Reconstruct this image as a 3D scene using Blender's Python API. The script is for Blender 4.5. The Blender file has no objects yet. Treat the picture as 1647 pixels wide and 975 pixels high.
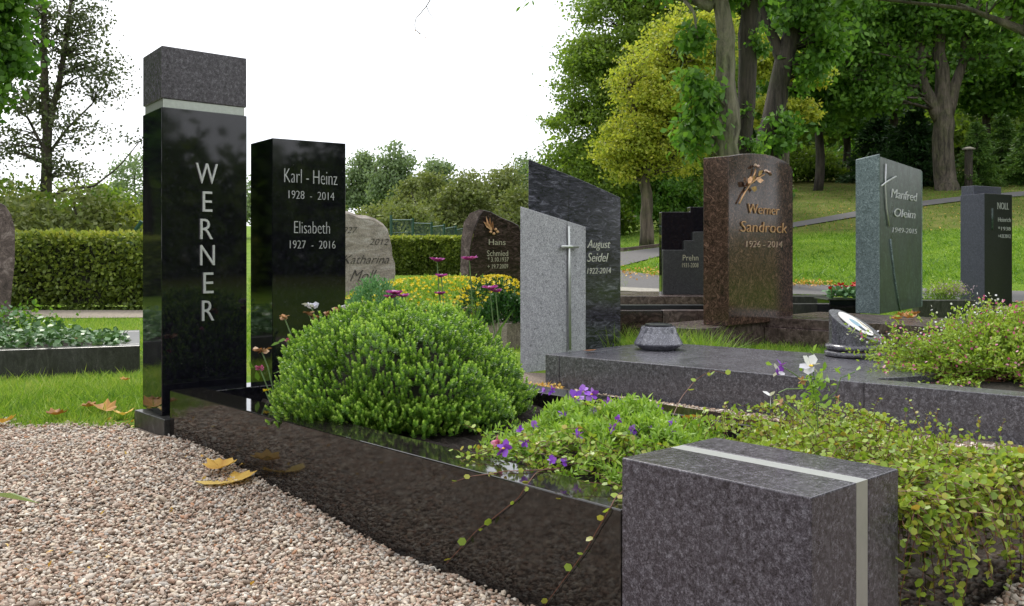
import bpy, bmesh, math, random
import numpy as np
from mathutils import Vector, Matrix

rng = np.random.default_rng(11)
random.seed(11)
S = bpy.context.scene
COL = S.collection
R = math.radians

# ------------------------------------------------------------------ camera
F = 1520.0; CX = 823.5; HY = 408.0; EYE = 0.62       # the lens in photo pixels, horizon row, eye height
cam = bpy.data.cameras.new("camera"); camo = bpy.data.objects.new("camera", cam); COL.objects.link(camo)
cam.sensor_width = 36.0; cam.lens = F / 1647 * 36.0
cam.shift_y = -(975 / 2 - HY) / 1647
camo.location = (0, 0, EYE); camo.rotation_euler = (R(90), 0, 0)
cam.clip_start = 0.05; cam.clip_end = 900
S.camera = camo

# ------------------------------------------------------------------ world, sun, exposure
SUN_EL, SUN_AZ = 52, -28     # azimuth measured from +Y towards +X
w = bpy.data.worlds.new("World"); S.world = w; w.use_nodes = True
nt = w.node_tree; nt.nodes.clear()
def N(t, ty, **kw):
    n = t.nodes.new(ty)
    for k, v in kw.items(): setattr(n, k, v)
    return n
wo = N(nt, 'ShaderNodeOutputWorld'); bg = N(nt, 'ShaderNodeBackground')
sky = N(nt, 'ShaderNodeTexSky', sky_type='NISHITA', sun_disc=False)
sky.sun_elevation = R(SUN_EL); sky.sun_rotation = R(SUN_AZ)
tc = N(nt, 'ShaderNodeTexCoord'); ns = N(nt, 'ShaderNodeTexNoise'); ns.inputs['Scale'].default_value = 2.2; ns.inputs['Detail'].default_value = 5
cr = N(nt, 'ShaderNodeValToRGB')
cr.color_ramp.elements[0].position = .3; cr.color_ramp.elements[0].color = (8.6, 8.9, 9.5, 1)
cr.color_ramp.elements[1].position = .7; cr.color_ramp.elements[1].color = (11.2, 11.2, 11.3, 1)
mx = N(nt, 'ShaderNodeMix', data_type='RGBA'); mx.inputs[0].default_value = .93
nt.links.new(tc.outputs['Generated'], ns.inputs['Vector']); nt.links.new(ns.outputs['Fac'], cr.inputs['Fac'])
nt.links.new(sky.outputs[0], mx.inputs[6]); nt.links.new(cr.outputs[0], mx.inputs[7])
nt.links.new(mx.outputs[2], bg.inputs['Color']); bg.inputs['Strength'].default_value = .1
nt.links.new(bg.outputs[0], wo.inputs[0])
sl = bpy.data.lights.new("sun", 'SUN'); sl.energy = 1.5; sl.angle = R(12); sl.color = (1, .95, .86)
so = bpy.data.objects.new("sun", sl); COL.objects.link(so)
sd = Vector((math.sin(R(SUN_AZ)) * math.cos(R(SUN_EL)), math.cos(R(SUN_AZ)) * math.cos(R(SUN_EL)), math.sin(R(SUN_EL))))
so.rotation_euler = sd.to_track_quat('Z', 'Y').to_euler(); so.location = (0, 0, 30)
S.view_settings.view_transform = 'Standard'; S.view_settings.look = 'None'
S.view_settings.exposure = .78; S.view_settings.gamma = 1
S.cycles.max_bounces = 6; S.cycles.transparent_max_bounces = 8
try: S.cycles.use_denoising = True
except Exception: pass

# ------------------------------------------------------------------ helpers: places
def U2(vp):                                   # unit ground direction that runs towards a vanishing column
    v = np.array([vp - CX, F]); return v / np.linalg.norm(v)
def at(px, py, z):                            # ground point seen at a photo position, lying at height z
    Y = (EYE - z) * F / (py - HY); return np.array([(px - CX) / F * Y, Y])
def col(px, Y): return np.array([(px - CX) / F * Y, Y])
def zz(py, Y): return EYE + (HY - py) / F * Y
def along(P, d, px):                          # distance from P along d until column px
    a = (px - CX) / F
    return (a * P[1] - P[0]) / (d[0] - a * d[1])
def smooth(x, a, b):
    t = np.clip((x - a) / (b - a), 0, 1); return t * t * (3 - 2 * t)
YS = np.array([-60, 12, 15, 18, 20, 24, 27, 30, 35, 45, 60, 100, 200.])
PR = {-.6: [0, 0, 0, 0, 0, 0, 0, 0.05, .2, .6, 1.5, 3.5, 6],
      .03: [0, 0, 0, 0, 0, 0, 0, 0.05, .2, .6, 1.6, 3.6, 6],
      .12: [0, 0, 0, .25, .42, .72, .93, 1.12, 1.4, 1.9, 2.8, 5, 8],
      .30: [0, 0, 0.02, .3, .53, 1.06, 1.55, 2.1, 2.85, 4.2, 6, 9, 13],
      .60: [0, 0, 0.05, .42, .72, 1.42, 2.0, 2.55, 3.3, 4.6, 6.4, 10, 14]}
AK = sorted(PR)
def terr(X, Y):
    X = np.asarray(X, float); Y = np.asarray(Y, float)
    a = X / np.maximum(np.abs(Y), 6.0)
    a = np.clip(a, AK[0], AK[-1])
    prof = [np.interp(Y, YS, PR[k]) for k in AK]
    z = prof[0] * 0
    for i in range(len(AK) - 1):
        t = smooth(a, AK[i], AK[i + 1]) if i == 1 else np.clip((a - AK[i]) / (AK[i + 1] - AK[i]), 0, 1)
        m = (a >= AK[i]) & (a <= AK[i + 1])
        z = np.where(m, prof[i] * (1 - t) + prof[i + 1] * t, z)
    near = -.09 * smooth(-Y, -3.1, -2.1)
    strip = -.035 * smooth(X, .0, .4) * smooth(-Y, -5.2, -4.4)
    return z + np.minimum(near, strip)
def TG(px, Y):
    p = col(px, Y); return np.array([p[0], p[1], float(terr(p[0], p[1]))])
def hit(px, py):                              # where a photo ray meets the terrain
    Y = np.arange(1.2, 140, .03); X = (px - CX) / F * Y; Z = EYE + (HY - py) / F * Y
    k = np.argmax(Z <= terr(X, Y))
    return np.array([X[k], Y[k], Z[k]])

# ------------------------------------------------------------------ helpers: objects
def tag(o, label=None, cat=None, group=None, kind=None):
    if label: o['label'] = label
    if cat: o['category'] = cat
    if group: o['group'] = group
    if kind: o['kind'] = kind
    return o
class Thing:
    def __init__(s, name, loc, label, cat, group=None):
        s.loc = np.array(loc, float)
        if len(s.loc) == 2: s.loc = np.append(s.loc, float(terr(*s.loc)))
        s.o = bpy.data.objects.new(name, None); COL.objects.link(s.o); s.o.location = s.loc
        s.o.empty_display_size = .1
        tag(s.o, label, cat, group)
def link(name, me, mat, parent=None, loc=None):
    o = bpy.data.objects.new(name, me); COL.objects.link(o)
    if mat is not None:
        for m in (mat if isinstance(mat, list) else [mat]): me.materials.append(m)
    if parent is not None: o.parent = parent
    if loc is not None: o.location = loc
    return o
def raw(name, V, Fc, mat, parent=None, origin=(0, 0, 0), rnd=None, smooth_=False):
    V = np.asarray(V, float).reshape(-1, 3) - np.asarray(origin, float)
    me = bpy.data.meshes.new(name)
    if isinstance(Fc, int):
        k = Fc; n = len(V) // k
        me.vertices.add(len(V)); me.vertices.foreach_set('co', V.astype(np.float32).ravel())
        me.loops.add(len(V)); me.loops.foreach_set('vertex_index', np.arange(len(V), dtype=np.int32))
        me.polygons.add(n); me.polygons.foreach_set('loop_start', np.arange(0, len(V), k, dtype=np.int32))
        me.update(calc_edges=True)
    else:
        me.from_pydata(V.tolist(), [], Fc); me.update()
    if rnd is not None:
        a = me.attributes.new('rnd', 'FLOAT', 'POINT'); a.data.foreach_set('value', np.asarray(rnd, np.float32))
    if smooth_: me.polygons.foreach_set('use_smooth', np.ones(len(me.polygons), bool))
    return link(name, me, mat, parent)
def part(T, name, V, Fc, mat, rnd=None, smooth_=False, kind=None, label=None):
    if isinstance(T, Thing):
        o = raw(name, V, Fc, mat, T.o, T.loc, rnd, smooth_); o['_o'] = 0; del o['_o']
    else: o = raw(name, V, Fc, mat, None, (0, 0, 0), rnd, smooth_)
    if kind: o['kind'] = kind
    if label: o['label'] = label
    return o
def prism_bm(poly, z0, z1, bev=.003, seg=2):
    n = len(poly); bm = bmesh.new()
    zt = z1 if hasattr(z1, '__len__') else [z1] * n
    zb = z0 if hasattr(z0, '__len__') else [z0] * n
    lo = [bm.verts.new((p[0], p[1], zb[i])) for i, p in enumerate(poly)]
    hi = [bm.verts.new((p[0], p[1], zt[i])) for i, p in enumerate(poly)]
    bm.faces.new(lo[::-1]); bm.faces.new(hi)
    for i in range(n): bm.faces.new((lo[i], lo[(i + 1) % n], hi[(i + 1) % n], hi[i]))
    bmesh.ops.recalc_face_normals(bm, faces=bm.faces)
    if bev: bmesh.ops.bevel(bm, geom=list(bm.edges), offset=bev, segments=seg, affect='EDGES', profile=.5)
    return bm
def bmpart(T, name, bm, mat, parent=None, kind=None, label=None, smooth_=False):
    org = T.loc if isinstance(T, Thing) else np.zeros(3)
    bmesh.ops.translate(bm, verts=bm.verts, vec=Vector(-org))
    me = bpy.data.meshes.new(name); bm.to_mesh(me); bm.free()
    if smooth_: me.polygons.foreach_set('use_smooth', np.ones(len(me.polygons), bool))
    o = link(name, me, mat, parent or (T.o if isinstance(T, Thing) else None))
    if kind: o['kind'] = kind
    if label: o['label'] = label
    return o
def prism(T, name, poly, z0, z1, mat, bev=.003, parent=None, kind=None, label=None):
    return bmpart(T, name, prism_bm(poly, z0, z1, bev), mat, parent, kind, label)
def rect(P, a, la, b, lb):                     # rectangle corners from P along a then b
    P = np.asarray(P); return [P, P + a * la, P + a * la + b * lb, P + b * lb]
def tube(pts, rad, n=6):
    pts = np.asarray(pts, float); m = len(pts)
    rad = np.ones(m) * rad if np.isscalar(rad) else np.asarray(rad)
    T_ = np.gradient(pts, axis=0); T_ /= np.linalg.norm(T_, axis=1)[:, None] + 1e-9
    ref = np.array([0, 0, 1.]) if abs(T_[:, 2]).mean() < .8 else np.array([1., 0, 0])
    A = np.cross(T_, ref); A /= np.linalg.norm(A, axis=1)[:, None] + 1e-9; B = np.cross(T_, A)
    th = np.linspace(0, 2 * math.pi, n, endpoint=False)
    V = pts[:, None, :] + rad[:, None, None] * (np.cos(th)[None, :, None] * A[:, None, :] + np.sin(th)[None, :, None] * B[:, None, :])
    Fc = [(i * n + j, i * n + (j + 1) % n, (i + 1) * n + (j + 1) % n, (i + 1) * n + j) for i in range(m - 1) for j in range(n)]
    return V.reshape(-1, 3), Fc + [tuple(range(n))[::-1], tuple((m - 1) * n + j for j in range(n))]
class Acc:
    def __init__(s): s.V = []; s.F = []; s.n = 0
    def add(s, V, Fc):
        s.V.append(np.asarray(V)); s.F += [tuple(i + s.n for i in f) for f in Fc]; s.n += len(V)
    def out(s): return np.concatenate(s.V), s.F
def lathe(c, prof, n=32, noise=0):
    V = []; Fc = []
    for r, z in prof:
        for j in range(n):
            t = 2 * math.pi * j / n; rr = r * (1 + noise * random.uniform(-1, 1))
            V.append((c[0] + rr * math.cos(t), c[1] + rr * math.sin(t), c[2] + z))
    for i in range(len(prof) - 1):
        for j in range(n): Fc.append((i * n + j, i * n + (j + 1) % n, (i + 1) * n + (j + 1) % n, (i + 1) * n + j))
    Fc.append(tuple(range(n))[::-1]); Fc.append(tuple((len(prof) - 1) * n + j for j in range(n)))
    return V, Fc
def unit(v): return v / (np.linalg.norm(v, axis=-1, keepdims=True) + 1e-9)
def rdir(n, up=0.0):
    v = unit(rng.normal(size=(n, 3))); v[:, 2] += up; return unit(v)
RH = [(0, 0, 0), (.45, .5, .04), (1, 0, 0), (.45, -.5, .04)]
RO = [(0, 0, 0), (.22, .42, .03), (.7, .45, .06), (1, 0, 0), (.7, -.45, .06), (.22, -.42, .03)]
LO = [(0, 0, 0), (.25, .33, .05), (.62, .5, .05), (1, 0, -.08), (.62, -.5, .05), (.25, -.33, .05)]
def leaves(P, D, L, W, shape=RH, rnd=None, upn=None):
    n = len(P); D = unit(D)
    Q = rng.normal(size=(n, 3)) if upn is None else unit(np.array([0, 0, 1.]) * upn + rng.normal(size=(n, 3)) * .5)
    Sd = unit(np.cross(D, Q)); Nn = np.cross(Sd, D)
    L = np.broadcast_to(L, (n,))[:, None]; W = np.broadcast_to(W, (n,))[:, None]
    V = np.stack([P + D * L * a + Sd * W * b + Nn * L * c for a, b, c in shape], 1)
    rnd = rng.random(n) if rnd is None else rnd
    return V.reshape(-1, 3), np.repeat(rnd, len(shape))

# ------------------------------------------------------------------ materials
def mat(name):
    m = bpy.data.materials.new(name); m.use_nodes = True
    t = m.node_tree; b = t.nodes['Principled BSDF']; return m, t, b
def ramp(t, stops, src):
    r = N(t, 'ShaderNodeValToRGB'); e = r.color_ramp.elements
    while len(e) < len(stops): e.new(.5)
    for i, (p, c) in enumerate(stops): e[i].position = p; e[i].color = (*c, 1)
    t.links.new(src, r.inputs['Fac']); return r.outputs[0]
def noise(t, sc, det=4, rough=.55, dist=0, vec=None, stretch=None, rot=None):
    if vec is None: vec = N(t, 'ShaderNodeTexCoord').outputs['Object']
    if stretch or rot:
        mp = N(t, 'ShaderNodeMapping'); t.links.new(vec, mp.inputs[0]); vec = mp.outputs[0]
        if stretch: mp.inputs['Scale'].default_value = stretch
        if rot: mp.inputs['Rotation'].default_value = rot
    n = N(t, 'ShaderNodeTexNoise'); n.inputs['Scale'].default_value = sc; n.inputs['Detail'].default_value = det
    n.inputs['Roughness'].default_value = rough; n.inputs['Distortion'].default_value = dist
    t.links.new(vec, n.inputs['Vector']); return n.outputs['Fac']
def mixc(t, f, a, b, mode='MIX'):
    m = N(t, 'ShaderNodeMix', data_type='RGBA', blend_type=mode)
    for s_, v in ((m.inputs[0], f), (m.inputs[6], a), (m.inputs[7], b)):
        if isinstance(v, (int, float)): s_.default_value = v
        elif isinstance(v, tuple): s_.default_value = (*v, 1)
        else: t.links.new(v, s_)
    return m.outputs[2]
def bump(t, b, src, strength=.3, dist=.01):
    n = N(t, 'ShaderNodeBump'); n.inputs['Strength'].default_value = strength; n.inputs['Distance'].default_value = dist
    t.links.new(src, n.inputs['Height']); t.links.new(n.outputs[0], b.inputs['Normal'])
def granite(name, c0, c1, c2, sc=30, rough=.12, dist=2.0, grain=260, stretch=None, rot=None, ior=1.6, pos=(.36, .52, .68), gr=.5, wear=.08):
    m, t, b = mat(name)
    base = ramp(t, [(pos[0], c0), (pos[1], c1), (pos[2], c2)], noise(t, sc, 13, .76, dist, stretch=stretch, rot=rot))
    g = ramp(t, [(.36, (.3, .3, .3)), (.5, (.95, .95, .95)), (.64, (1.8, 1.8, 1.8))], noise(t, grain, 4, .75, .6))
    dust = ramp(t, [(.66, (0, 0, 0)), (.76, (.05, .048, .042))], noise(t, 95, 3, .6))
    t.links.new(mixc(t, .5, mixc(t, gr, base, g, 'MULTIPLY'), dust, 'ADD'), b.inputs['Base Color'])
    rr = N(t, 'ShaderNodeMapRange'); rr.inputs[1].default_value = .3; rr.inputs[2].default_value = .7
    rr.inputs[3].default_value = max(rough - wear * .5, .02); rr.inputs[4].default_value = rough + wear
    t.links.new(noise(t, 7, 6, .6, stretch=(1, 1, .3)), rr.inputs[0]); t.links.new(rr.outputs[0], b.inputs['Roughness'])
    b.inputs['IOR'].default_value = ior
    return m
def plain(name, c, rough=.6, metal=0, var=.25, sc=40, bmp=0, ior=1.5):
    m, t, b = mat(name)
    lo = tuple(x * (1 - var) for x in c); hi = tuple(min(x * (1 + var), 1) for x in c)
    n = noise(t, sc, 5, .6); t.links.new(ramp(t, [(.3, lo), (.7, hi)], n), b.inputs['Base Color'])
    b.inputs['Roughness'].default_value = rough; b.inputs['Metallic'].default_value = metal; b.inputs['IOR'].default_value = ior
    if bmp: bump(t, b, n, bmp)
    return m
def leafm(name, stops, rough=.5, trans=.25, boost=1.4, spec=.4):
    m, t, b = mat(name)
    at_ = N(t, 'ShaderNodeAttribute', attribute_name='rnd')
    c = ramp(t, stops, at_.outputs['Fac'])
    t.links.new(c, b.inputs['Base Color']); b.inputs['Roughness'].default_value = rough
    b.inputs['Specular IOR Level'].default_value = spec
    tr = N(t, 'ShaderNodeBsdfTranslucent'); mm = N(t, 'ShaderNodeMixShader'); mm.inputs[0].default_value = trans
    t.links.new(mixc(t, 1.0, c, (boost, boost * 1.02, boost * .6), 'MULTIPLY'), tr.inputs['Color'])
    out = t.nodes['Material Output']
    t.links.new(b.outputs[0], mm.inputs[1]); t.links.new(tr.outputs[0], mm.inputs[2]); t.links.new(mm.outputs[0], out.inputs[0])
    return m
M = {}
M['black'] = granite('polished_black_granite', (.003, .003, .004), (.006, .006, .009), (.014, .014, .019), 60, .035, .5, 500, ior=1.52, wear=.02)
M['kerb'] = granite('polished_brown_black_granite', (.004, .0035, .0035), (.013, .011, .01), (.035, .030, .027), 90, .05, .6, 420, ior=1.6, wear=.025)
M['purple'] = granite('purple_grey_granite', (.012, .010, .014), (.060, .053, .065), (.165, .16, .185), 95, .23, .5, 330, pos=(.34, .5, .68), ior=1.5, gr=1.0)
M['slab'] = granite('swirled_grey_granite', (.022, .020, .026), (.070, .068, .080), (.235, .235, .265), 80, .24, 1.0, 240, pos=(.34, .5, .68), ior=1.6, gr=.6)
M['streak'] = granite('dark_streaked_granite', (.008, .008, .013), (.045, .043, .062), (.26, .26, .33), 9, .14, 1.4, 240, stretch=(1, 1, 4.5), rot=(0, R(32), 0), ior=1.6, pos=(.38, .54, .72))
M['grey'] = granite('light_grey_granite', (.10, .10, .11), (.30, .30, .33), (.50, .50, .54), 55, .6, 1.5, 190, pos=(.33, .45, .66), gr=.7, ior=1.45)
M['brown'] = granite('red_brown_granite', (.010, .007, .006), (.060, .034, .026), (.23, .135, .10), 22, .12, 2.2, 260, ior=1.42, gr=.7, wear=.04)
M['brownkerb'] = granite('weathered_brown_granite', (.018, .013, .012), (.085, .06, .054), (.21, .16, .15), 16, .25, 1.6, 200, ior=1.5)
M['rawbrown'] = granite('rough_split_granite', (.04, .028, .026), (.12, .085, .08), (.30, .24, .23), 12, .65, 1.6, 120, ior=1.45)
M['wavy'] = granite('dark_wavy_granite', (.007, .005, .005), (.03, .019, .017), (.11, .075, .07), 7, .14, 1.8, 240, stretch=(1, 1, 2.8), rot=(0, R(-50), 0), ior=1.55)
M['green'] = granite('green_grey_granite', (.012, .022, .019), (.03, .05, .043), (.10, .145, .13), 16, .3, 1.8, 240, ior=1.4)
M['greenrough'] = granite('rough_green_grey_granite', (.045, .065, .065), (.13, .175, .18), (.28, .35, .36), 34, .6, 1.8, 170, ior=1.45)
M['blue'] = granite('blue_black_granite', (.028, .03, .045), (.055, .057, .085), (.09, .092, .13), 70, .4, .6, 300, ior=1.5)
M['bluedark'] = granite('dark_polished_stone', (.006, .007, .008), (.013, .015, .016), (.028, .032, .034), 70, .32, .6, 300, ior=1.4)
M['greysheen'] = granite('black_stone_grey_sheen', (.02, .02, .022), (.035, .036, .038), (.06, .06, .062), 70, .3, .6, 300, ior=1.45)  # black stone made lighter, its grey reflection put into the colour
M['darkkerb'] = granite('dark_grey_weathered_granite', (.012, .012, .012), (.035, .034, .033), (.08, .077, .073), 26, .3, 1.2, 200, stretch=(1, 1, .35), ior=1.5)
M['pinkkerb'] = granite('pinkish_granite', (.13, .10, .088), (.27, .22, .195), (.42, .36, .33), 60, .6, .6, 160, ior=1.45)
M['steel'] = plain('brushed_steel', (.52, .54, .52), .32, .75, .08, 90)
M['steelpol'] = plain('satin_steel_strip', (.46, .47, .45), .38, .65, .05, 60)
M['letter'] = plain('satin_aluminium_letters', (.55, .56, .57), .4, .5, .1, 60)
M['bronze'] = plain('bronze_letters', (.58, .34, .18), .4, .35, .3, 50)
M['bronzepale'] = plain('pale_bronze', (.52, .38, .30), .45, .6, .3, 50)
M['engrave'] = plain('engraved_letters', (.55, .55, .48), .6, .1, .2, 60)
M['incised'] = plain('dark_incised_letters', (.045, .04, .035), .9)
M['gold'] = plain('worn_gilt', (.34, .32, .24), .5, .3, .3, 90)
m, t, b = mat('gneiss'); M['gneiss'] = m
t.links.new(mixc(t, .5, ramp(t, [(.3, (.17, .15, .125)), (.5, (.30, .265, .23)), (.7, (.40, .37, .34))], noise(t, 7, 8, .6, 1, stretch=(1, 1, 2.5))),
            ramp(t, [(.4, (.5, .5, .5)), (.6, (1.25, 1.2, 1.15))], noise(t, 120, 4)), 'MULTIPLY'), b.inputs['Base Color'])
b.inputs['Roughness'].default_value = .85; bump(t, b, noise(t, 30, 8, .7), .5, .02)
M['soil'] = plain('dark_garden_soil', (.022, .016, .012), .95, 0, .5, 60, .8)
M['bark'] = plain('grey_brown_bark', (.085, .07, .055), .9, 0, .5, 9, .8)
def barkm(name, c, sc=9):
    m, t, b = mat(name); n = noise(t, sc, 9, .7, .4, stretch=(1, 1, .16)); n2 = noise(t, 2.5, 6, .7)
    lo = tuple(x * .3 for x in c); hi = tuple(min(x * 1.7, 1) for x in c)
    cc = ramp(t, [(.36, lo), (.5, c), (.66, hi)], n); moss = ramp(t, [(.45, (1, 1, 1)), (.65, (.65, .85, .45))], n2)
    t.links.new(mixc(t, .8, cc, moss, 'MULTIPLY'), b.inputs['Base Color']); b.inputs['Roughness'].default_value = .95; bump(t, b, n, 1, .05); return m
M['barkpale'] = plain('pale_grey_green_bark', (.12, .108, .08), .85, 0, .45, 5, .5)
M['barkdark'] = plain('dark_bark', (.04, .032, .026), .95, 0, .4, 9, .8)
M['barkoak'] = plain('furrowed_brown_bark', (.10, .078, .06), .95, 0, .5, 7, .9)
M['barkpale'] = barkm('pale_grey_green_bark', (.15, .135, .10), 10); M['barkdark'] = barkm('dark_bark', (.045, .036, .03), 12); M['bark'] = barkm('grey_brown_bark', (.085, .07, .055), 9); M['barkoak'] = barkm('furrowed_brown_bark', (.10, .078, .06), 9)
M['stem'] = plain('reddish_stem', (.13, .05, .03), .6)
M['gstem'] = plain('green_stem', (.10, .17, .05), .6)
M['twigcore'] = plain('shaded_twigs', (.02, .022, .010), .95, 0, .4, 30)  # near-black core colour stands in for shade inside hedges and bush
M['asphalt'] = plain('worn_asphalt', (.105, .10, .10), .85, 0, .25, 30, .3)
M['concrete'] = plain('pale_concrete_edging', (.30, .28, .24), .9, 0, .25, 20)
M['path'] = plain('pale_gravel_path_surface', (.26, .22, .175), .95, 0, .35, 25, .5)
M['curb'] = plain('dark_stone_curb', (.07, .05, .04), .9, 0, .4, 10)
M['fence'] = plain('green_fence_paint', (.02, .07, .045), .5)
M['fencepanel'] = plain('blue_green_fence_mesh', (.06, .11, .10), .6)
M['bin'] = plain('green_bin_plastic', (.01, .09, .06), .5)
M['white'] = plain('white_enamel', (.75, .75, .72), .3, 0, .06)
M['picblue'] = plain('blue_print', (.22, .36, .45), .4)
M['picdark'] = plain('dark_blue_print', (.03, .04, .08), .4)
M['rim'] = plain('gilt_rim', (.45, .33, .12), .4, .3)
# leaves; own colours, except haze in the far one and light on hedges
def lf(*c): return [(i / (len(c) - 1), x) for i, x in enumerate(c)]
L_ = {
 'bush': leafm('bush_leaf', lf((.03,.085,.01),(.085,.20,.016),(.21,.38,.035),(.42,.58,.12)), .42, .25, 1.3, .45),
 'petunia': leafm('soft_plant_leaf', lf((.11,.22,.02),(.21,.36,.04),(.34,.48,.08)), .5, .3),
 'wire': leafm('wire_vine_leaf', lf((.08,.15,.015),(.20,.30,.03),(.32,.42,.06),(.36,.25,.05)), .4, .3),
 'cuphea': leafm('fine_shrub_leaf', lf((.08,.15,.015),(.20,.32,.03),(.36,.48,.07)), .5, .3),
 'dark': leafm('dark_glossy_leaf', lf((.012, .045, .010), (.03, .09, .02), (.06, .15, .03)), .4, .15),
 'moss': leafm('blue_green_leaf', lf((.06, .16, .06), (.12, .26, .10), (.19, .36, .17)), .6, .2),
 'ivy': leafm('ivy_leaf', lf((.035, .09, .03), (.09, .19, .06), (.20, .32, .17)), .4, .15),
 'hedge': leafm('hornbeam_leaf', lf((.055,.09,.014),(.14,.19,.028),(.27,.33,.05),(.36,.36,.06)), .5, .3),
 'linden': leafm('linden_leaf', lf((.06,.12,.02),(.14,.22,.03),(.25,.34,.05)), .5, .5),
 'yellow': leafm('yellowing_leaf', lf((.16,.23,.03),(.34,.38,.05),(.55,.51,.09)), .5, .5),
 'green': leafm('maple_leaf', lf((.04,.11,.018),(.09,.20,.028),(.19,.33,.045)), .5, .5),
 'bright': leafm('fresh_leaf', lf((.05, .13, .012), (.10, .21, .02), (.18, .30, .04)), .45, .4),
 'thin': leafm('small_grey_green_leaf', lf((.04,.06,.022),(.08,.105,.038),(.13,.15,.055)), .6, .2),
 'willow': leafm('willow_leaf', lf((.10,.135,.035),(.165,.20,.06),(.24,.26,.09)), .6, .3),
 'far': leafm('hazy_far_leaf', lf((.11,.165,.085),(.18,.25,.12),(.26,.33,.17)), .7, .3),  # distance haze put into this paler leaf colour
 'conifer': leafm('conifer_needle', lf((.010, .035, .010), (.025, .07, .016), (.05, .12, .025)), .6, .15),
 'youngcon': leafm('young_conifer_needle', lf((.035, .09, .014), (.07, .15, .02), (.13, .22, .03)), .6, .2),
 'grass': leafm('grass_blade', lf((.05,.13,.012),(.13,.25,.02),(.25,.38,.04),(.38,.42,.12)), .5, .35),
 'fallen': leafm('fallen_leaf', lf((.20,.07,.02),(.45,.22,.045),(.66,.42,.09),(.66,.50,.16)), .6, .2),
 'petals_p': leafm('magenta_petal', lf((.25, .02, .22), (.42, .05, .38), (.52, .12, .45)), .5, .3, 1.1),
 'petals_v': leafm('violet_petal', lf((.15, .03, .42), (.27, .07, .60), (.42, .2, .70)), .5, .3, 1.1),
 'petals_y': leafm('yellow_petal', lf((.50, .38, .01), (.72, .55, .01), (.80, .66, .04)), .5, .3, 1.0),
 'petals_w': leafm('white_petal', lf((.62, .60, .74), (.74, .73, .80), (.80, .80, .82)), .6, .3, 1.0),
 'petals_k': leafm('pink_petal', lf((.45, .08, .20), (.62, .14, .32), (.70, .35, .45)), .5, .3, 1.0),
 'petals_r': leafm('red_petal', lf((.35, .01, .012), (.58, .015, .02), (.68, .03, .04)), .5, .2, 1.0),
 'petals_o': leafm('withered_petal', lf((.30, .13, .05), (.52, .27, .13), (.66, .48, .34)), .7, .2, 1.0),
 'heather': leafm('heather_bloom', lf((.30, .22, .26), (.42, .32, .38), (.3, .3, .16)), .7, .2, 1.0),
}

# ------------------------------------------------------------------ terrain
def axis(lo, hi, c, n):
    t = np.linspace(-1, 1, n); k = 4.2
    s = np.sinh(k * t) / np.sinh(k); return c + np.where(s < 0, -s * (lo - c), s * (hi - c))
gx = axis(-130, 170, 0, 260); gy = axis(-70, 260, 8, 300)
GX, GY = np.meshgrid(gx, gy); GZ = terr(GX, GY)
nx, ny = len(gx), len(gy)
V = np.stack([GX, GY, GZ], -1).reshape(-1, 3)
idx = np.arange(nx * ny).reshape(ny, nx)
Fc = np.stack([idx[:-1, :-1], idx[:-1, 1:], idx[1:, 1:], idx[1:, :-1]], -1).reshape(-1, 4)
m, t, b = mat('lawn')
at_ = N(t, 'ShaderNodeAttribute', attribute_name='litter')
g1 = ramp(t, [(.3, (.07, .14, .016)), (.5, (.14, .24, .026)), (.68, (.26, .33, .05))], noise(t, 1.3, 12, .78))
g2 = ramp(t, [(.35, (.5, .55, .5)), (.65, (1.3, 1.25, 1.1))], noise(t, 22, 6, .7))
gcol = mixc(t, .8, g1, g2, 'MULTIPLY')
l1 = ramp(t, [(.3, (.045, .05, .015)), (.5, (.11, .12, .028)), (.7, (.19, .17, .055))], noise(t, 2.2, 10, .75))  # leaf litter colour, darkened to carry the wood's shade as well
t.links.new(mixc(t, at_.outputs['Fac'], gcol, l1), b.inputs['Base Color'])
b.inputs['Roughness'].default_value = .9; b.inputs['Specular IOR Level'].default_value = .1
bump(t, b, noise(t, 60, 6, .7), .6, .03)
M['lawn'] = m
ground = raw('ground', V, [tuple(f) for f in Fc.tolist()], m, smooth_=True); ground['kind'] = 'structure'
A_ = GX / np.maximum(GY, 6)
rowY = 24.2 - (A_ - .3) * 4
litter_shade = smooth(A_, .1, .2) * smooth(GY, rowY - .3, rowY + .8) * .9 + smooth(A_, .1, .2) * smooth(GY, 31, 37) * .5  # litter zone; past the path it also paints the wood's shade
litter_shade = np.clip(litter_shade + .8 * smooth(A_, .7, 1.4) * smooth(GX, 12, 18), 0, 1)  # darkens the unseen lawn far right, painted as shade of the wood
a = ground.data.attributes.new('litter', 'FLOAT', 'POINT'); a.data.foreach_set('value', litter_shade.astype(np.float32).ravel())

def sheet(name, top, bot, mat_, off, n=48, mrow=8, tagkind='structure'):   # a paved strip draped on the terrain, edges given as (column,row) of the photo
    T_ = np.array([hit(*p) for p in top]); B_ = np.array([hit(*p) for p in bot])
    s = np.linspace(0, 1, n)
    def rs(P): k = np.linspace(0, 1, len(P)); return np.stack([np.interp(s, k, P[:, i]) for i in (0, 1)], -1)
    A, B = rs(T_), rs(B_); r = np.linspace(0, 1, mrow)[:, None, None]
    G = A[None] * (1 - r) + B[None] * r
    Z = terr(G[..., 0], G[..., 1]) + off
    V = np.dstack([G, Z]).reshape(-1, 3); ix = np.arange(n * mrow).reshape(mrow, n)
    Fq = np.stack([ix[:-1, :-1], ix[1:, :-1], ix[1:, 1:], ix[:-1, 1:]], -1).reshape(-1, 4).tolist()
    o = raw(name, V, [tuple(f) for f in Fq], mat_, smooth_=True)
    if tagkind: o['kind'] = tagkind
    return o
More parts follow.
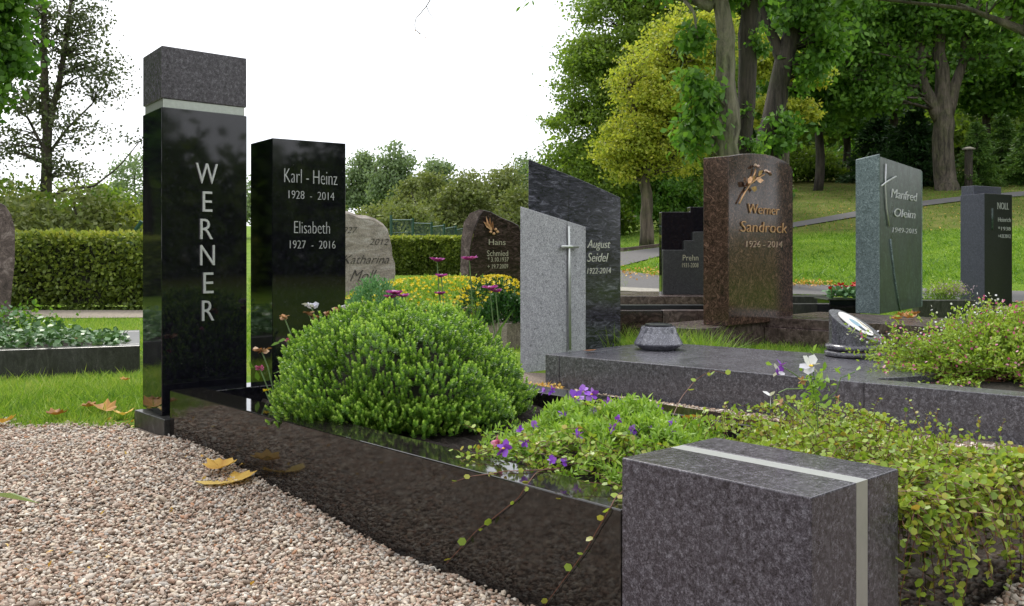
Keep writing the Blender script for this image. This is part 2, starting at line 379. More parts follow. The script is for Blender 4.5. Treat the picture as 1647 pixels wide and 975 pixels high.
sheet('road', [(860, 436), (1000, 437), (1060, 445), (1200, 456), (1340, 461), (1500, 466), (1720, 472)],
      [(860, 468), (1000, 468), (1060, 470), (1200, 473), (1340, 477), (1500, 482), (1720, 492)], M['asphalt'], .02)
sheet('side_road', [(860, 415), (960, 412), (1000, 407), (1060, 400), (1130, 389), (1200, 375), (1278, 359), (1390, 339), (1480, 325), (1560, 316), (1720, 303)],
      [(860, 445), (960, 440), (1000, 430), (1060, 414), (1130, 398), (1200, 383), (1278, 367), (1390, 348), (1480, 333), (1560, 323), (1720, 311)], M['asphalt'], .028, n=90)
sheet('concrete_edging', [(860, 466), (1000, 465), (1060, 468), (1130, 470)], [(860, 472), (1000, 471), (1060, 474), (1130, 476)], M['concrete'], .034, 20, 3)
sheet('gravel_path', [(-330, 500), (240, 500)], [(-330, 516), (240, 512)], M['path'], .006, 30, 4)
# curb along the upper road edge
cp = [hit(px, py) for px, py in [(930, 413), (1000, 406), (1060, 399), (1130, 388), (1200, 374)]]
cp = np.array([np.interp(np.linspace(0, 4, 24), range(5), [c[i] for c in cp]) for i in (0, 1)]).T
k1 = cp + np.array([0, .12]); Vc = []
for p, q in zip(cp, k1):
    z = float(terr(*p)); Vc += [(p[0], p[1], z - .1), (p[0], p[1], z + .10), (q[0], q[1], z + .11), (q[0], q[1], z - .1)]
Fq = [(i * 4 + j, i * 4 + (j + 1) % 4, i * 4 + 4 + (j + 1) % 4, i * 4 + 4 + j) for i in range(23) for j in range(4)]
raw('road_curb', Vc, Fq, M['curb'])['kind'] = 'structure'

# ------------------------------------------------------------------ the Werner grave: kerb frame directions
UL, UR = U2(-558), U2(2496)                    # back-left and back-right
UR = np.array([-UL[1] * -1, UL[0] * -1]) if False else np.array([UL[1], -UL[0]])
K = at(273, 628, .16)                          # near kerb corner at the steles
def GP(t, v): return K - UL * t + UR * v       # t metres towards the camera along the kerb, v metres across
GW, KT = 1.0, .115
T = Thing('grave_surround', K, 'polished black-brown granite kerb frame around the bushy green grave in the foreground', 'grave kerb')
e = .0015
prism(T, 'kerb_stone', [GP(0, 0), GP(2.002, 0), GP(2.002, KT), GP(0, KT)], -.2, .16, M['kerb'])
prism(T, 'kerb_stone', [GP(0, KT + e), GP(.105, KT + e), GP(.105, GW - KT - e), GP(0, GW - KT - e)], -.2, .16, M['black'])
prism(T, 'kerb_stone', [GP(0, GW - KT), GP(2.36, GW - KT), GP(2.36, GW), GP(0, GW)], -.2, .16, M['kerb'])
prism(T, 'kerb_stone', [GP(2.25, .285), GP(2.36, .285), GP(2.36, GW - KT - e), GP(2.25, GW - KT - e)], -.2, .16, M['kerb'])
# soil, heaped and clod-like
n = 60; s_ = np.linspace(0, 1, n); Vs = []
for i in range(n):
    for j in range(n):
        p = GP(.107 + s_[i] * 2.14, .117 + s_[j] * .765)
        Vs.append((p[0], p[1], .095 + .025 * random.random()))
Fs = [(i * n + j, i * n + j + 1, (i + 1) * n + j + 1, (i + 1) * n + j) for i in range(n - 1) for j in range(n - 1)]
soil = raw('soil', Vs, Fs, M['soil'], T.o, T.loc); soil['kind'] = 'stuff'
T = Thing('stone_plinth', GP(-.1, .5), 'low dark granite plinth under the two tall black steles', 'plinth')
prism(T, 'base_slab', [GP(-.003, -.018), GP(-.003, GW), GP(-.42, GW), GP(-.27, -.018)], -.1, .063, M['darkkerb'])

# ------------------------------------------------------------------ lettering
_tc = {}
def tmesh(s, off=0.0, ext=.02, shear=0.0):
    k = (s, off, ext, shear)
    if k in _tc: return _tc[k]
    c = bpy.data.curves.new('t', 'FONT'); c.body = s; c.extrude = ext; c.offset = off; c.shear = shear; c.resolution_u = 3
    o = bpy.data.objects.new('t', c); COL.objects.link(o)
    bpy.context.view_layer.update()
    me = bpy.data.meshes.new_from_object(o.evaluated_get(bpy.context.evaluated_depsgraph_get()))
    V = np.array([v.co[:] for v in me.vertices]); Fc = [tuple(p.vertices) for p in me.polygons]
    bpy.data.objects.remove(o); bpy.data.curves.remove(c); bpy.data.meshes.remove(me)
    _tc[k] = (V, Fc); return _tc[k]
CAP = tmesh('H')[0][:, 1].max()
class Face:                                    # an upright stone face through P running along d
    def __init__(s, P, d): s.P = np.asarray(P); s.d = d; s.n = np.array([d[1], -d[0]])
    def w(s, px): return along(s.P, s.d, px)
    def uz(s, px, py):
        w_ = s.w(px); p = s.P + s.d * w_; return w_, zz(py, p[1])
    def pt(s, w_, z, out=0): p = s.P + s.d * w_ + s.n * out; return np.array([p[0], p[1], z])
def inscribe(T, face, s, x0, x1, yb, yt, mat_, depth=.004, off=0.0, shear=0.0, split=True, proud=.0):
    "text whose first glyph starts at column x0, last ends at x1, baseline row yb and capital-top row yt at mid column"
    w0, w1 = face.w(x0), face.w(x1); xm = (x0 + x1) / 2
    z0 = face.uz(xm, yb)[1]; z1 = face.uz(xm, yt)[1]
    full = tmesh(s, off, .02, shear)[0]; fx0, fx1 = full[:, 0].min(), full[:, 0].max()
    sx = (w1 - w0) / (fx1 - fx0); sy = (z1 - z0) / CAP
    def place(V):
        o = np.zeros_like(V); ww = w0 + (V[:, 0] - fx0) * sx
        p = face.P[None] + face.d[None] * ww[:, None] + face.n[None] * (proud + (V[:, 2] / .04 + .5) * depth)[:, None]
        return np.column_stack([p, z0 + V[:, 1] * sy])
    if not split:
        V, Fc = tmesh(s, off, .02, shear); return part(T, 'inscription', place(V), Fc, mat_)
    for i, ch in enumerate(s):
        if ch == ' ': continue
        V, Fc = tmesh(ch, off, .02, shear); V = V.copy()
        V[:, 0] += tmesh(s[:i + 1], off, .02, shear)[0][:, 0].max() - V[:, 0].max()
        part(T, 'letter', place(V), Fc, mat_)
def stele_poly(P, dR, xr, dL, xl):
    w_ = along(P, dR, xr); d_ = along(P, dL, xl)
    return [P, P + dR * w_, P + dR * w_ + dL * d_, P + dL * d_]

# Werner stele
SR, SL = U2(2440), U2(-260)
P = at(260, 670, .063); poly = stele_poly(P, SR, 397, SL, 229.5)
ztop = zz(172, P[1]); zs1 = zz(157.5, P[1]); zc = zz(73, P[1])
T = Thing('gravestone', (*((poly[0] + poly[2]) / 2), .064), 'tallest black granite stele with silver letters WERNER and grey stone cap', 'gravestone')
prism(T, 'shaft', poly, .0645, ztop, M['black'], .002)
c_ = (poly[0] + poly[2]) / 2; ins = [c_ + (p - c_) * .955 for p in poly]
prism(T, 'steel_band', ins, ztop + .0005, zs1, M['steel'], .001)
prism(T, 'cap_stone', [c_ + (p - c_) * .995 for p in poly], zs1 + .0005, zc, M['purple'], .002)
fw = Face(P, SR)
for ch, x0, x1, yt, yb in [('W', 314, 349, 263, 296), ('E', 325, 340, 308, 341), ('R', 321, 341, 352, 385), ('N', 321, 344, 394, 427), ('E', 326, 342, 438, 472), ('R', 324, 343, 483, 516)]:
    inscribe(T, fw, ch, x0, x1, yb, yt, M['letter'], .006, -.006, proud=.002)
# Karl-Heinz / Elisabeth stele
P2 = P + SR * along(P, SR, 438); poly = stele_poly(P2, SR, 556, SL, 403)
zt = zz(222, P2[1])
T = Thing('gravestone', (*((poly[0] + poly[2]) / 2), .064), 'black granite stele inscribed Karl-Heinz 1928-2014 and Elisabeth beside the tallest one', 'gravestone')
prism(T, 'shaft', poly, .0645, [zt, zt + .005, zt + .005, zt], M['black'], .002)
fk = Face(P2, SR)
for s, x0, x1, yb, yt in [('Karl - Heinz', 457, 542, 296, 273), ('1928  -  2014', 464, 537, 321, 308), ('Elisabeth', 473, 530, 376, 356), ('1927  -  2016', 466, 539, 400, 387)]:
    inscribe(T, fk, s, x0, x1, yb, yt, M['letter'], .003, -.022)
# front block with steel strip
T = Thing('corner_block', (*GP(2.19, .14), -.09), 'purple-grey granite corner block with a steel strip in the near right foreground', 'stone block')
B0, B1, bw = 2.004, 2.379, .282; zb = .254
s0, s1 = .138, .176
prism(T, 'stone_half', [GP(B0, 0), GP(B1, 0), GP(B1, s0), GP(B0, s0)], -.2, zb, M['purple'], .0025)
prism(T, 'stone_half', [GP(B0, s1), GP(B1, s1), GP(B1, bw), GP(B0, bw)], -.2, zb, M['purple'], .0025)
prism(T, 'steel_strip', [GP(B0 + .001, s0 + .0005), GP(B1 - .001, s0 + .0005), GP(B1 - .001, s1 - .0005), GP(B0 + .001, s1 - .0005)], -.2, zb - .001, M['steelpol'], 0)

# ------------------------------------------------------------------ left edge: stone, kerb, hedge
T = Thing('gravestone', col(-40, 6.2), 'rounded brown stone cut off by the left edge of the photo', 'gravestone')
f_ = Face(col(-90, 6.1), U2(3500)); pr = []
for x, y in [(-60, 545), (-60, 330), (-10, 322), (8, 330), (18, 345), (24, 368), (24, 420), (18, 480), (14, 545)]:
    pr.append(f_.uz(x, y))
def face_prism(T, name, face, pr, depth, mat_, bev=.004, parent=None, label=None, front=0.0, back=None):
    bm = bmesh.new(); n_ = len(pr)
    A = [bm.verts.new(face.pt(w_, z, front)) for w_, z in pr]; B = [bm.verts.new(face.pt(w_, z, -depth + front) if back is None else face.pt(w_, z, front) + np.array([back[0], back[1], 0]) * depth) for w_, z in pr]
    bm.faces.new(A); bm.faces.new(B[::-1])
    for i in range(n_): bm.faces.new((A[i], B[i], B[(i + 1) % n_], A[(i + 1) % n_]))
    bmesh.ops.recalc_face_normals(bm, faces=bm.faces)
    if bev: bmesh.ops.bevel(bm, geom=list(bm.edges), offset=bev, segments=2, affect='EDGES', profile=.5, clamp_overlap=True)
    return bmpart(T, name, bm, mat_, parent, label=label)
face_prism(T, 'stone', f_, pr, .16, M['rawbrown'])
la = col(225, 4.78); T = Thing('grave_kerb', la, 'dark granite grave kerb overgrown with ivy at the left edge', 'grave kerb')
dl = unit(col(0, 4.55) - la); dv = np.array([-dl[1], dl[0]]) * -1
prism(T, 'kerb_stone', [la, la + dl * 2.2, la + dl * 2.2 + dv * .1, la + dv * .1], -.1, .155, M['darkkerb'], .004)
prism(T, 'kerb_stone', [la + dv * .102, la + dl * .1 + dv * .102, la + dl * .1 + dv * .95, la + dv * .95], -.1, .155, M['darkkerb'], .004)
prism(T, 'kerb_stone', [la + dv * .952, la + dl * 2.2 + dv * .952, la + dl * 2.2 + dv * 1.05, la + dv * 1.05], -.1, .155, M['darkkerb'], .004)
q = [la + dl * .102 + dv * .104, la + dl * 2.2 + dv * .104, la + dl * 2.2 + dv * .948, la + dl * .102 + dv * .948]
prism(T, 'soil', q, -.05, .12, M['soil'], 0)
# ivy
n = 5200; s_ = rng.random(n) ** .8; q_ = rng.random(n)
P_ = la[None] + dl[None] * (.06 + 2.1 * s_)[:, None] + dv[None] * (.05 + .95 * q_)[:, None]
hh = .15 + .10 * rng.random(n) * np.clip(s_ * 5, .2, 1) * (1 + .6 * np.sin(s_ * 14 + q_ * 4))
T = Thing('ivy_plant', (*(la + dl * 1.0 + dv * .5), .12), 'low variegated ivy spreading over the left grave', 'ivy')
V, r = leaves(np.column_stack([P_, hh]), rdir(n, .1), rng.uniform(.022, .042, n), rng.uniform(.02, .036, n), LO, upn=1.5)
part(T, 'foliage', V, 6, L_['ivy'], r, kind='stuff')
c0 = col(30, 5.5); T = Thing('seedling', (*c0, .13), 'bright green leafy weed growing out of the ivy at the left edge', 'plant')
n = 260; ph = rng.normal(size=(n, 3)) * [.14, .08, .05] + [c0[0], c0[1], .22]; V, r = leaves(ph, rdir(n, .4), .035, .022, LO)
part(T, 'foliage', V, 6, L_['bright'], r, kind='stuff')

def hedge(X0, X1, Y0, dep, h, nl, ls, label, zb=None):
    T = Thing('hedge', ((X0 + X1) / 2, Y0 + dep / 2, float(terr((X0 + X1) / 2, Y0 + dep / 2))), label, 'hedge')
    zb = T.loc[2]
    prism(T, 'shaded_branch_core', [(X0 + .1, Y0 + .12), (X1 - .1, Y0 + .12), (X1 - .1, Y0 + dep - .12), (X0 + .1, Y0 + dep - .12)], zb + .05, zb + h - .1, M['twigcore'], 0)
    nf = int(nl * .72); nt_ = nl - nf
    x = rng.uniform(X0, X1, nf); z = rng.random(nf) * h
    lump = .05 * np.sin(x * 5) + .04 * np.sin(x * 11 + z * 9)
    Pf = np.column_stack([x, Y0 + lump + np.abs(rng.normal(size=nf)) * .07, zb + z])
    Pt = np.column_stack([rng.uniform(X0, X1, nt_), Y0 + rng.random(nt_) * dep, zb + h + rng.normal(size=nt_) * .02 - .01])
    Pa = np.vstack([Pf, Pt]); D = rdir(nl) + np.vstack([np.tile([0, -.7, -.2], (nf, 1)), np.tile([0, 0, .6], (nt_, 1))])
    rr = np.concatenate([rng.random(nf) * (.35 + .45 * z / h), .45 + .55 * rng.random(nt_)])  # light painted into leaf tone: bright top, darker towards the bottom
    V, r = leaves(Pa, D, rng.uniform(.7, 1.2, nl) * ls, rng.uniform(.5, .8, nl) * ls, LO, rr)
    part(T, 'foliage', V, 6, L_['hedge'], r, kind='stuff')
    return T
hedge(-11, -3.6, 10.35, .8, .83, 26000, .055, 'clipped hornbeam hedge behind the path on the left side')
hedge(-6.2, 1.2, 27, 1.2, 1.05, 22000, .10, 'low clipped hedge in the middle distance below the green fence')

# ------------------------------------------------------------------ trees
def rnd_ell(n, shell=.55):
    d = rdir(n); r_ = (shell + (1 - shell) * rng.random(n)) ** .9; return d * r_[:, None]
def tree(name, base, trunk, blobs, nclump, per, ls, leaf, bark, label, cat='tree', group=None, cr=.5, flat=.6, aspect=.6, droop=0.0, shape=RH, branches=True, extra=None, shell=.45):
    """trunk: list of stems, each [(dx,dy,dz,r)...]; blobs: (dx,dy,dz,rx,ry,rz) crown volumes"""
    base = np.asarray(base, float); T = Thing(name, base, label, cat, group); acc = Acc()
    joints = []
    for st in trunk:
        st = np.array(st, float)
        tt = np.linspace(0, len(st) - 1, max(6, len(st) * 3)); q = np.column_stack([np.interp(tt, range(len(st)), st[:, i]) for i in range(4)])
        q[1:, :2] += rng.normal(size=(len(q) - 1, 2)) * q[1:, 3:4] * .12
        acc.add(*tube(base + q[:, :3], q[:, 3], 12)); joints.append(q)
    J = np.vstack(joints)
    vol = np.array([b_[3] * b_[4] * b_[5] for b_ in blobs]) ** .7; cnt = np.maximum(1, (nclump * vol / vol.sum()).astype(int))
    C = np.vstack([rnd_ell(c, shell) * np.array(b_[3:6]) + np.array(b_[:3]) for c, b_ in zip(cnt, blobs)])
    if branches:
        up = J[J[:, 2] > J[:, 2].max() * .25]
        for c in C:
            d = np.linalg.norm((up[:, :3] - c) * [1, 1, 1.3] + [0, 0, .0], axis=1) + 2.0 * np.maximum(up[:, 2] - c[2] + .1, 0)
            j = up[np.argmin(d)]; m_ = (j[:3] + c) / 2 + rng.normal(size=3) * .06 * np.linalg.norm(c - j[:3]) + [0, 0, .06 * np.linalg.norm(c - j[:3])]
            r0 = min(j[3] * .45, .018 * np.linalg.norm(c - j[:3]) + .01)
            acc.add(*tube(base + np.array([j[:3], m_, c]), [r0, r0 * .6, r0 * .25], 4))
    part(T, 'trunk', *acc.out(), bark, smooth_=True)
    n = len(C) * per; cc = np.repeat(C, per, 0); tone = np.repeat(rng.random(len(C)), per)
    off = rng.normal(size=(n, 3)) * .5; off *= (cr * rng.uniform(.7, 1.3, (len(C), 1))).repeat(per, 0); off[:, 2] *= flat
    Pn = base + cc + off; D = rdir(n) + [0, 0, -droop]
    rr = np.clip(.25 + .5 * rng.random(n) + .35 * (tone - .5) , 0, 1)
    V, r = leaves(Pn, D, rng.uniform(.7, 1.3, n) * ls, rng.uniform(.7, 1.3, n) * ls * aspect, shape, rr)
    part(T, 'crown', V, len(shape), leaf, r, kind='stuff')
    return T
def mpx(Y): return Y / F                       # metres per photo pixel at distance Y

# thin tree on the left
Y = 18.; k = mpx(Y); b0 = TG(75, Y); H0 = b0[2]
def loc(px, py, Y, base, dy=0): return ((px - CX) / F * Y - base[0], dy, zz(py, Y) - base[2])
st = [[(*loc(75, 408, Y, b0), 0.122), (*loc(74, 300, Y, b0), 0.101), (*loc(76, 215, Y, b0), 0.086), (*loc(70, 100, Y, b0), 0.065), (*loc(70, -60, Y, b0), 0.036)],
      [(*loc(77, 210, Y, b0), 0.065), (*loc(97, 130, Y, b0), 0.054), (*loc(112, 20, Y, b0), 0.036), (*loc(125, -80, Y, b0), 0.022)],
      [(*loc(76, 325, Y, b0), 0.036), (*loc(100, 306, Y, b0), 0.029), (*loc(150, 300, Y, b0), 0.022), (*loc(190, 270, Y, b0), 0.014), (*loc(235, 215, Y, b0), 0.007)],
      [(*loc(72, 320, Y, b0), 0.032), (*loc(45, 305, Y, b0), 0.025), (*loc(0, 300, Y, b0), 0.014)],
      [(*loc(80, 245, Y, b0), 0.032), (*loc(110, 205, Y, b0), 0.022), (*loc(150, 165, Y, b0), 0.014)],
      [(*loc(70, 240, Y, b0), 0.029), (*loc(45, 190, Y, b0), 0.022), (*loc(15, 165, Y, b0), 0.011)]]
bl = [(*loc(70, 40, Y, b0), 1.0, 1.0, 1.1), (*loc(120, 40, Y, b0), .75, .8, .9), (*loc(150, 110, Y, b0), .7, .8, .5), (*loc(165, 145, Y, b0), .65, .6, .35), (*loc(60, 160, Y, b0), .95, .9, .7), (*loc(120, 210, Y, b0), .75, .8, .35), (*loc(95, 270, Y, b0), .7, .8, .3), (*loc(20, 235, Y, b0), .6, .7, .6), (*loc(205, 225, Y, b0), .18, .3, .25)]
tree('deciduous_tree', b0, st, bl, 250, 34, .07, L_['thin'], M['bark'], 'slender tree with sparse airy crown behind the left hedge', cr=.32, flat=.55, aspect=.7, shell=.1)
# dense crown poking in top left
Y = 12.; b0 = TG(-140, Y)
tree('maple_tree', b0, [[(0, 0, 0, .2), (.1, 0, 2, .16), (.2, 0, 4.5, .08)], [(.1, 0, 1.8, .06), (.5, 0, 2.3, .04), (1.1, 0, 2.6, .02)]],
     [(*loc(-40, 30, Y, b0), .62, .8, .65), (*loc(-30, 110, Y, b0), .52, .7, .45), (*loc(-40, -60, Y, b0), .7, .8, .7), (*loc(-120, 60, Y, b0), 1., 1, 1.1)],
     120, 110, .10, L_['green'], M['bark'], 'leafy green tree whose branches reach in at the top left corner', cr=.26, aspect=.8, shape=LO)
# shrubs behind left hedge
g = 'shrubs behind the left hedge'
for i, (px, Y, top, wd, leaf, lab) in enumerate([(-60, 15, 296, 2.0, 'willow', 'grey-green shrub beyond the left hedge nearest the frame edge'), (35, 17, 280, 1.1, 'linden', 'green shrub beyond the left hedge, left of the slender trunk'),
        (120, 15.5, 300, .95, 'willow', 'rounded olive shrub just right of the slender trunk behind the hedge'), (150, 22, 268, 1.1, 'linden', 'taller bushy shrub behind the olive shrub left of the tallest stele'),
        (215, 16, 308, .95, 'hedge', 'yellow-green shrub touching the tallest stele on its left'), (215, 40, 238, 1.9, 'far', 'distant blue-green tree seen just left of the tallest stele'), (60, 30, 268, 2.2, 'willow', 'distant tree line crown behind the slender trunk')]):
    b0 = TG(px, Y); h = zz(top, Y) - b0[2]
    tree('shrub', b0, [[(0, 0, 0, .05), (.1, 0, h * .5, .04), (0, 0, h * .8, .02)], [(0, 0, 0, .04), (-.3, 0, h * .6, .02)]],
         [(0, 0, h * .45, wd, wd * .8, h * .5), (wd * .4, 0, h * .3, wd * .7, wd * .6, h * .35), (-wd * .5, 0, h * .3, wd * .7, wd * .6, h * .35)], 90, 110, .075 + Y * .0018, L_[leaf], M['bark'], lab, 'shrub', g, cr=.22 * wd + .1, shell=.35)
# mid-distance trees
def simple_tree(name, px, Y, top, wd, leaf, lab, bark='bark', group=None, stems=1, ncl=110, per=90, ls=None, bottom=.25, cat='tree', cr=None, shell=.35, wz=None):
    b0 = TG(px, Y); h = zz(top, Y) - b0[2]; r0 = .018 * h + .03
    st = [[(0, 0, 0, r0), (rng.normal() * .02 * h, 0, h * .35, r0 * .8), (rng.normal() * .05 * h, 0, h * .65, r0 * .5), (rng.normal() * .05 * h, 0, h * .92, r0 * .15)]]
    for i in range(stems - 1): a_ = (-1) ** i; st.append([(0, 0, h * .1, r0 * .6), (a_ * wd * .35, 0, h * .5, r0 * .4), (a_ * wd * .6, 0, h * .75, r0 * .15)])
    mid = h * (bottom + 1) / 2; rz = h * (1 - bottom) / 2
    bl = [(0, 0, mid, wd * .8, wd * .8, rz), (wd * .45, 0, mid - rz * .25, wd * .55, wd * .6, rz * .6), (-wd * .5, .2, mid - rz * .3, wd * .5, wd * .6, rz * .55), (wd * .1, 0, mid + rz * .45, wd * .5, wd * .5, rz * .5)]
    return tree(name, b0, st, bl, ncl, per, ls or (.05 + Y * .0028), L_[leaf], M[bark], lab, cat, group, cr=cr or wd * .3, shell=shell)
g = 'trees in the middle distance beyond the fence'
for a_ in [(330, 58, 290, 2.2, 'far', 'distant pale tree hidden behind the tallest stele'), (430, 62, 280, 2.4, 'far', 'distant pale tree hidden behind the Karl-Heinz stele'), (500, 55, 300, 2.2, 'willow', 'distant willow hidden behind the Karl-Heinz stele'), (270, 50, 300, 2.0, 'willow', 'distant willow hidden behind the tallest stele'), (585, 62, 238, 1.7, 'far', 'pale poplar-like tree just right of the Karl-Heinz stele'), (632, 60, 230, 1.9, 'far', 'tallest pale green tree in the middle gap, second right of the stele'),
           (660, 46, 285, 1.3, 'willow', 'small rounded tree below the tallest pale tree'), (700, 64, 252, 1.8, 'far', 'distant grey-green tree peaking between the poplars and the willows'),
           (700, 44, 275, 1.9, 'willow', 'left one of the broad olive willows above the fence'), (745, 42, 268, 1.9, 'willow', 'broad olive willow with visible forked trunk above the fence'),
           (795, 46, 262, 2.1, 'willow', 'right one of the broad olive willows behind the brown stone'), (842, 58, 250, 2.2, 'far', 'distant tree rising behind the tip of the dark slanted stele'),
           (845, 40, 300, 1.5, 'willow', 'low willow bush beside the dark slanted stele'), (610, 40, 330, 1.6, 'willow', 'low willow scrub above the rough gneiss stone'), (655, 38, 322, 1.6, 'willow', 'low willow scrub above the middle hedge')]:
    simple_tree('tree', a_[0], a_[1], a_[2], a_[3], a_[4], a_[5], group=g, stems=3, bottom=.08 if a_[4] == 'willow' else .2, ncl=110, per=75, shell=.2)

# right side: linden mass
Y = 31.; b0 = TG(1085, Y)
tree('linden_tree', b0, [[(0, 0, 0, .3), (0, 0, 3, .24), (.1, 0, 6.5, .15), (0, 0, 10, .08)], [(0, 0, 1.6, .12), (-1.2, 0, 4, .09), (-1.8, 0, 6.5, .04)], [(0, 0, 2.2, .1), (-2, -.3, 3.2, .06), (-3.2, -.3, 3.6, .03)]],
     [(*loc(1000, 60, Y, b0), 1.8, 1.8, 1.9), (*loc(965, 130, Y, b0), 1.3, 1.6, 1.6), (*loc(945, 215, Y, b0), 1.35, 1.6, 1.2), (*loc(930, 275, Y, b0), 1.15, 1.4, .9), (*loc(990, 300, Y, b0), 1.3, 1.5, .9), (*loc(1080, 130, Y, b0), 2.4, 2, 2.8), (*loc(1060, -40, Y, b0), 2.4, 2, 1.8), (*loc(1080, 290, Y, b0), 1.3, 1.3, .8)],
     480, 190, .12, L_['linden'], M['bark'], 'big round green linden at the left end of the wood, right of the open sky', cr=.62, flat=.45, aspect=.7, shell=.5)
Y = 24.5; b0 = TG(1040, Y)
tree('maple_tree', b0, [[(0, 0, 0, .2), (0, 0, .9, .155), (-.02, 0, 2.0, .14), (-.25, 0, 3.1, .1), (-.45, 0, 4.5, .05)], [(0, 0, 1.9, .1), (.35, 0, 3.1, .08), (.6, 0, 4.6, .05)]],
     [(*loc(1070, 160, Y, b0), 1.55, 1.2, 2.1), (*loc(1020, 230, Y, b0), 1.05, 1.0, .85), (*loc(1120, 60, Y, b0), 1.2, .9, .9), (*loc(1010, 260, Y, b0), .6, .7, .6)],
     620, 80, .085, L_['yellow'], M['barkoak'], 'yellowing maple with forked trunk on the lawn above the road', cr=.34, flat=.5, aspect=.75, shell=.0)
Y = 27; b0 = TG(1262, Y)
tree('maple_tree', b0, [[(0, 0, 0, .13), (.05, 0, 2, .1), (0, 0, 4.5, .05)]],
     [(*loc(1235, 90, Y, b0), .8, .8, .7), (*loc(1255, 180, Y, b0), .85, .8, .5), (*loc(1305, 125, Y, b0), .5, .5, .25), (*loc(1300, 178, Y, b0), .5, .5, .25)],
     90, 100, .12, L_['yellow'], M['bark'], 'yellow-leaved young maple behind the dark leaning trunk', cr=.3, flat=.45, aspect=.75)
# the pale ash with its dark ivy-clad stem
Y = 13.; b0 = TG(1172, Y)
def L(px, py, dy=0): return loc(px, py, Y, b0, dy)
T = tree('ash_tree', b0, [[(0, 0, -.1, .24), (*L(1166, 350), .21), (*L(1166, 240), .185), (*L(1170, 150), .14), (*L(1169, 70), .13), (*L(1160, 10), .11), (*L(1148, -60), .09)],
                      [(*L(1145, 12), .08), (*L(1110, -2), .065), (*L(1060, -12), .05)], [(*L(1100, -2), .03), (*L(1110, 30, -.3), .02), (*L(1115, 70, -.3), .012)]],
     [(*L(1118, 150, -.3), .28, .35, .55), (*L(1105, 230, -.3), .16, .3, .22), (*L(1130, 200, -.2), .16, .3, .4), (*L(1150, -60), 1.4, 1, .5), (*L(1110, 60, -.2), .2, .3, .3)],
     90, 55, .12, L_['green'], M['barkpale'], 'pale grey-barked ash with hanging green shoots behind the brown Sandrock stele', cr=.2, flat=.9, aspect=.55, droop=.9, shape=LO, shell=.1)
Y = 13.4; b0 = TG(1198, Y)
tree('ash_tree', b0, [[(0, 0, -.1, .14), (*L(1194, 330), .12), (*L(1194, 240), .115), (*L(1200, 130), .13), (*L(1204, 40), .14), (*L(1208, -80), .13)]],
     [(*L(1196, 215, -.1), .07, .1, .35), (*L(1212, 70, -.1), .12, .2, .4), (*L(1185, -20), .4, .4, .3), (*L(1215, 250, -.1), .12, .2, .25)],
     34, 45, .075, L_['green'], M['barkdark'], 'dark ivy-clad second stem right beside the pale ash trunk', cr=.13, flat=.9, aspect=.6, droop=.7, shape=LO, shell=.1, branches=False)
Y = 16.; b0 = TG(1222, Y)
tree('oak_tree', b0, [[(0, 0, -.1, .26), (*L(1224, 330), .21), (*L(1235, 230), .20), (*L(1255, 130), .17), (*L(1275, 40), .15), (*L(1295, -80), .13)], [(*L(1262, 110), .1), (*L(1225, 20), .08), (*L(1200, -60), .05)]],
     [(*L(1300, 30, -.2), .65, .6, .45), (*L(1260, 200, -.2), .3, .3, .3), (*L(1240, 235, -.2), .25, .3, .25), (*L(1300, 120, -.1), .3, .3, .4), (*L(1290, -50, 0), 1.4, 1, .6), (*L(1330, 80, 0), .45, .5, .35)],
     120, 62, .12, L_['green'], M['barkdark'], 'dark leaning trunk with ivy between the pale ash and the green stele', cr=.24, flat=.7, aspect=.6, droop=.5, shape=LO, shell=.2)
# the big trunk on the right
Y = 30.; b0 = hit(1522, 306); Y = b0[1]
T = tree('oak_tree', b0, [[(0, 0, -.2, .46), (*L(1522, 290), .37), (*L(1519, 200), .35), (*L(1515, 160), .27), (*L(1512, 70), .2), (*L(1505, -60), .16)],
                      [(*L(1524, 185), .22), (*L(1548, 100), .15), (*L(1556, -40), .11)], [(*L(1512, 195), .22), (*L(1482, 130), .18), (*L(1476, 20), .14), (*L(1470, -60), .1)], [(*L(1497, 90), .1), (*L(1440, 75), .08), (*L(1370, 60), .05), (*L(1310, 50), .03)]],
     [(*L(1420, 20), 2.8, 2, 1.6), (*L(1340, 90), 2.0, 1.6, 1.1), (*L(1560, 10), 2.6, 2, 1.2), (*L(1590, 90), 1.2, 1.5, .6), (*L(1445, 118), 1.0, 1, .6), (*L(1500, -80), 6, 3, 1.4), (*L(1400, 150), 1.5, 1.5, .7)],
     330, 120, .19, L_['green'], M['bark'], 'thick forked oak trunk on the slope behind the green-grey stele', cr=.75, flat=.5, aspect=.7, shell=.3)
Y = 9.; b0 = TG(1760, Y)
tree('maple_tree', b0, [[(0, 0, 0, .2), (0, 0, 1.6, .17), (-.1, 0, 4, .1)], [(0, 0, 2.0, .06), (-.6, 0, 2.7, .04), (-1.3, 0, 3.0, .015)], [(-.5, 0, 2.7, .03), (-1.2, 0, 2.95, .02), (-2.3, .1, 3.1, .01)]],
     [(*L(1630, 10), .35, .4, .22), (*L(1600, -35), .4, .4, .16), (*L(1660, 40), .2, .3, .18), (*L(1480, -35), .5, .4, .17), (*L(1365, -20), .4, .4, .13), (*L(1700, -60), 1, .8, .6)],
     75, 45, .075, L_['bright'], M['bark'], 'bright green branches hanging in at the top right corner', cr=.17, flat=.5, aspect=.8, shape=LO, shell=.1)
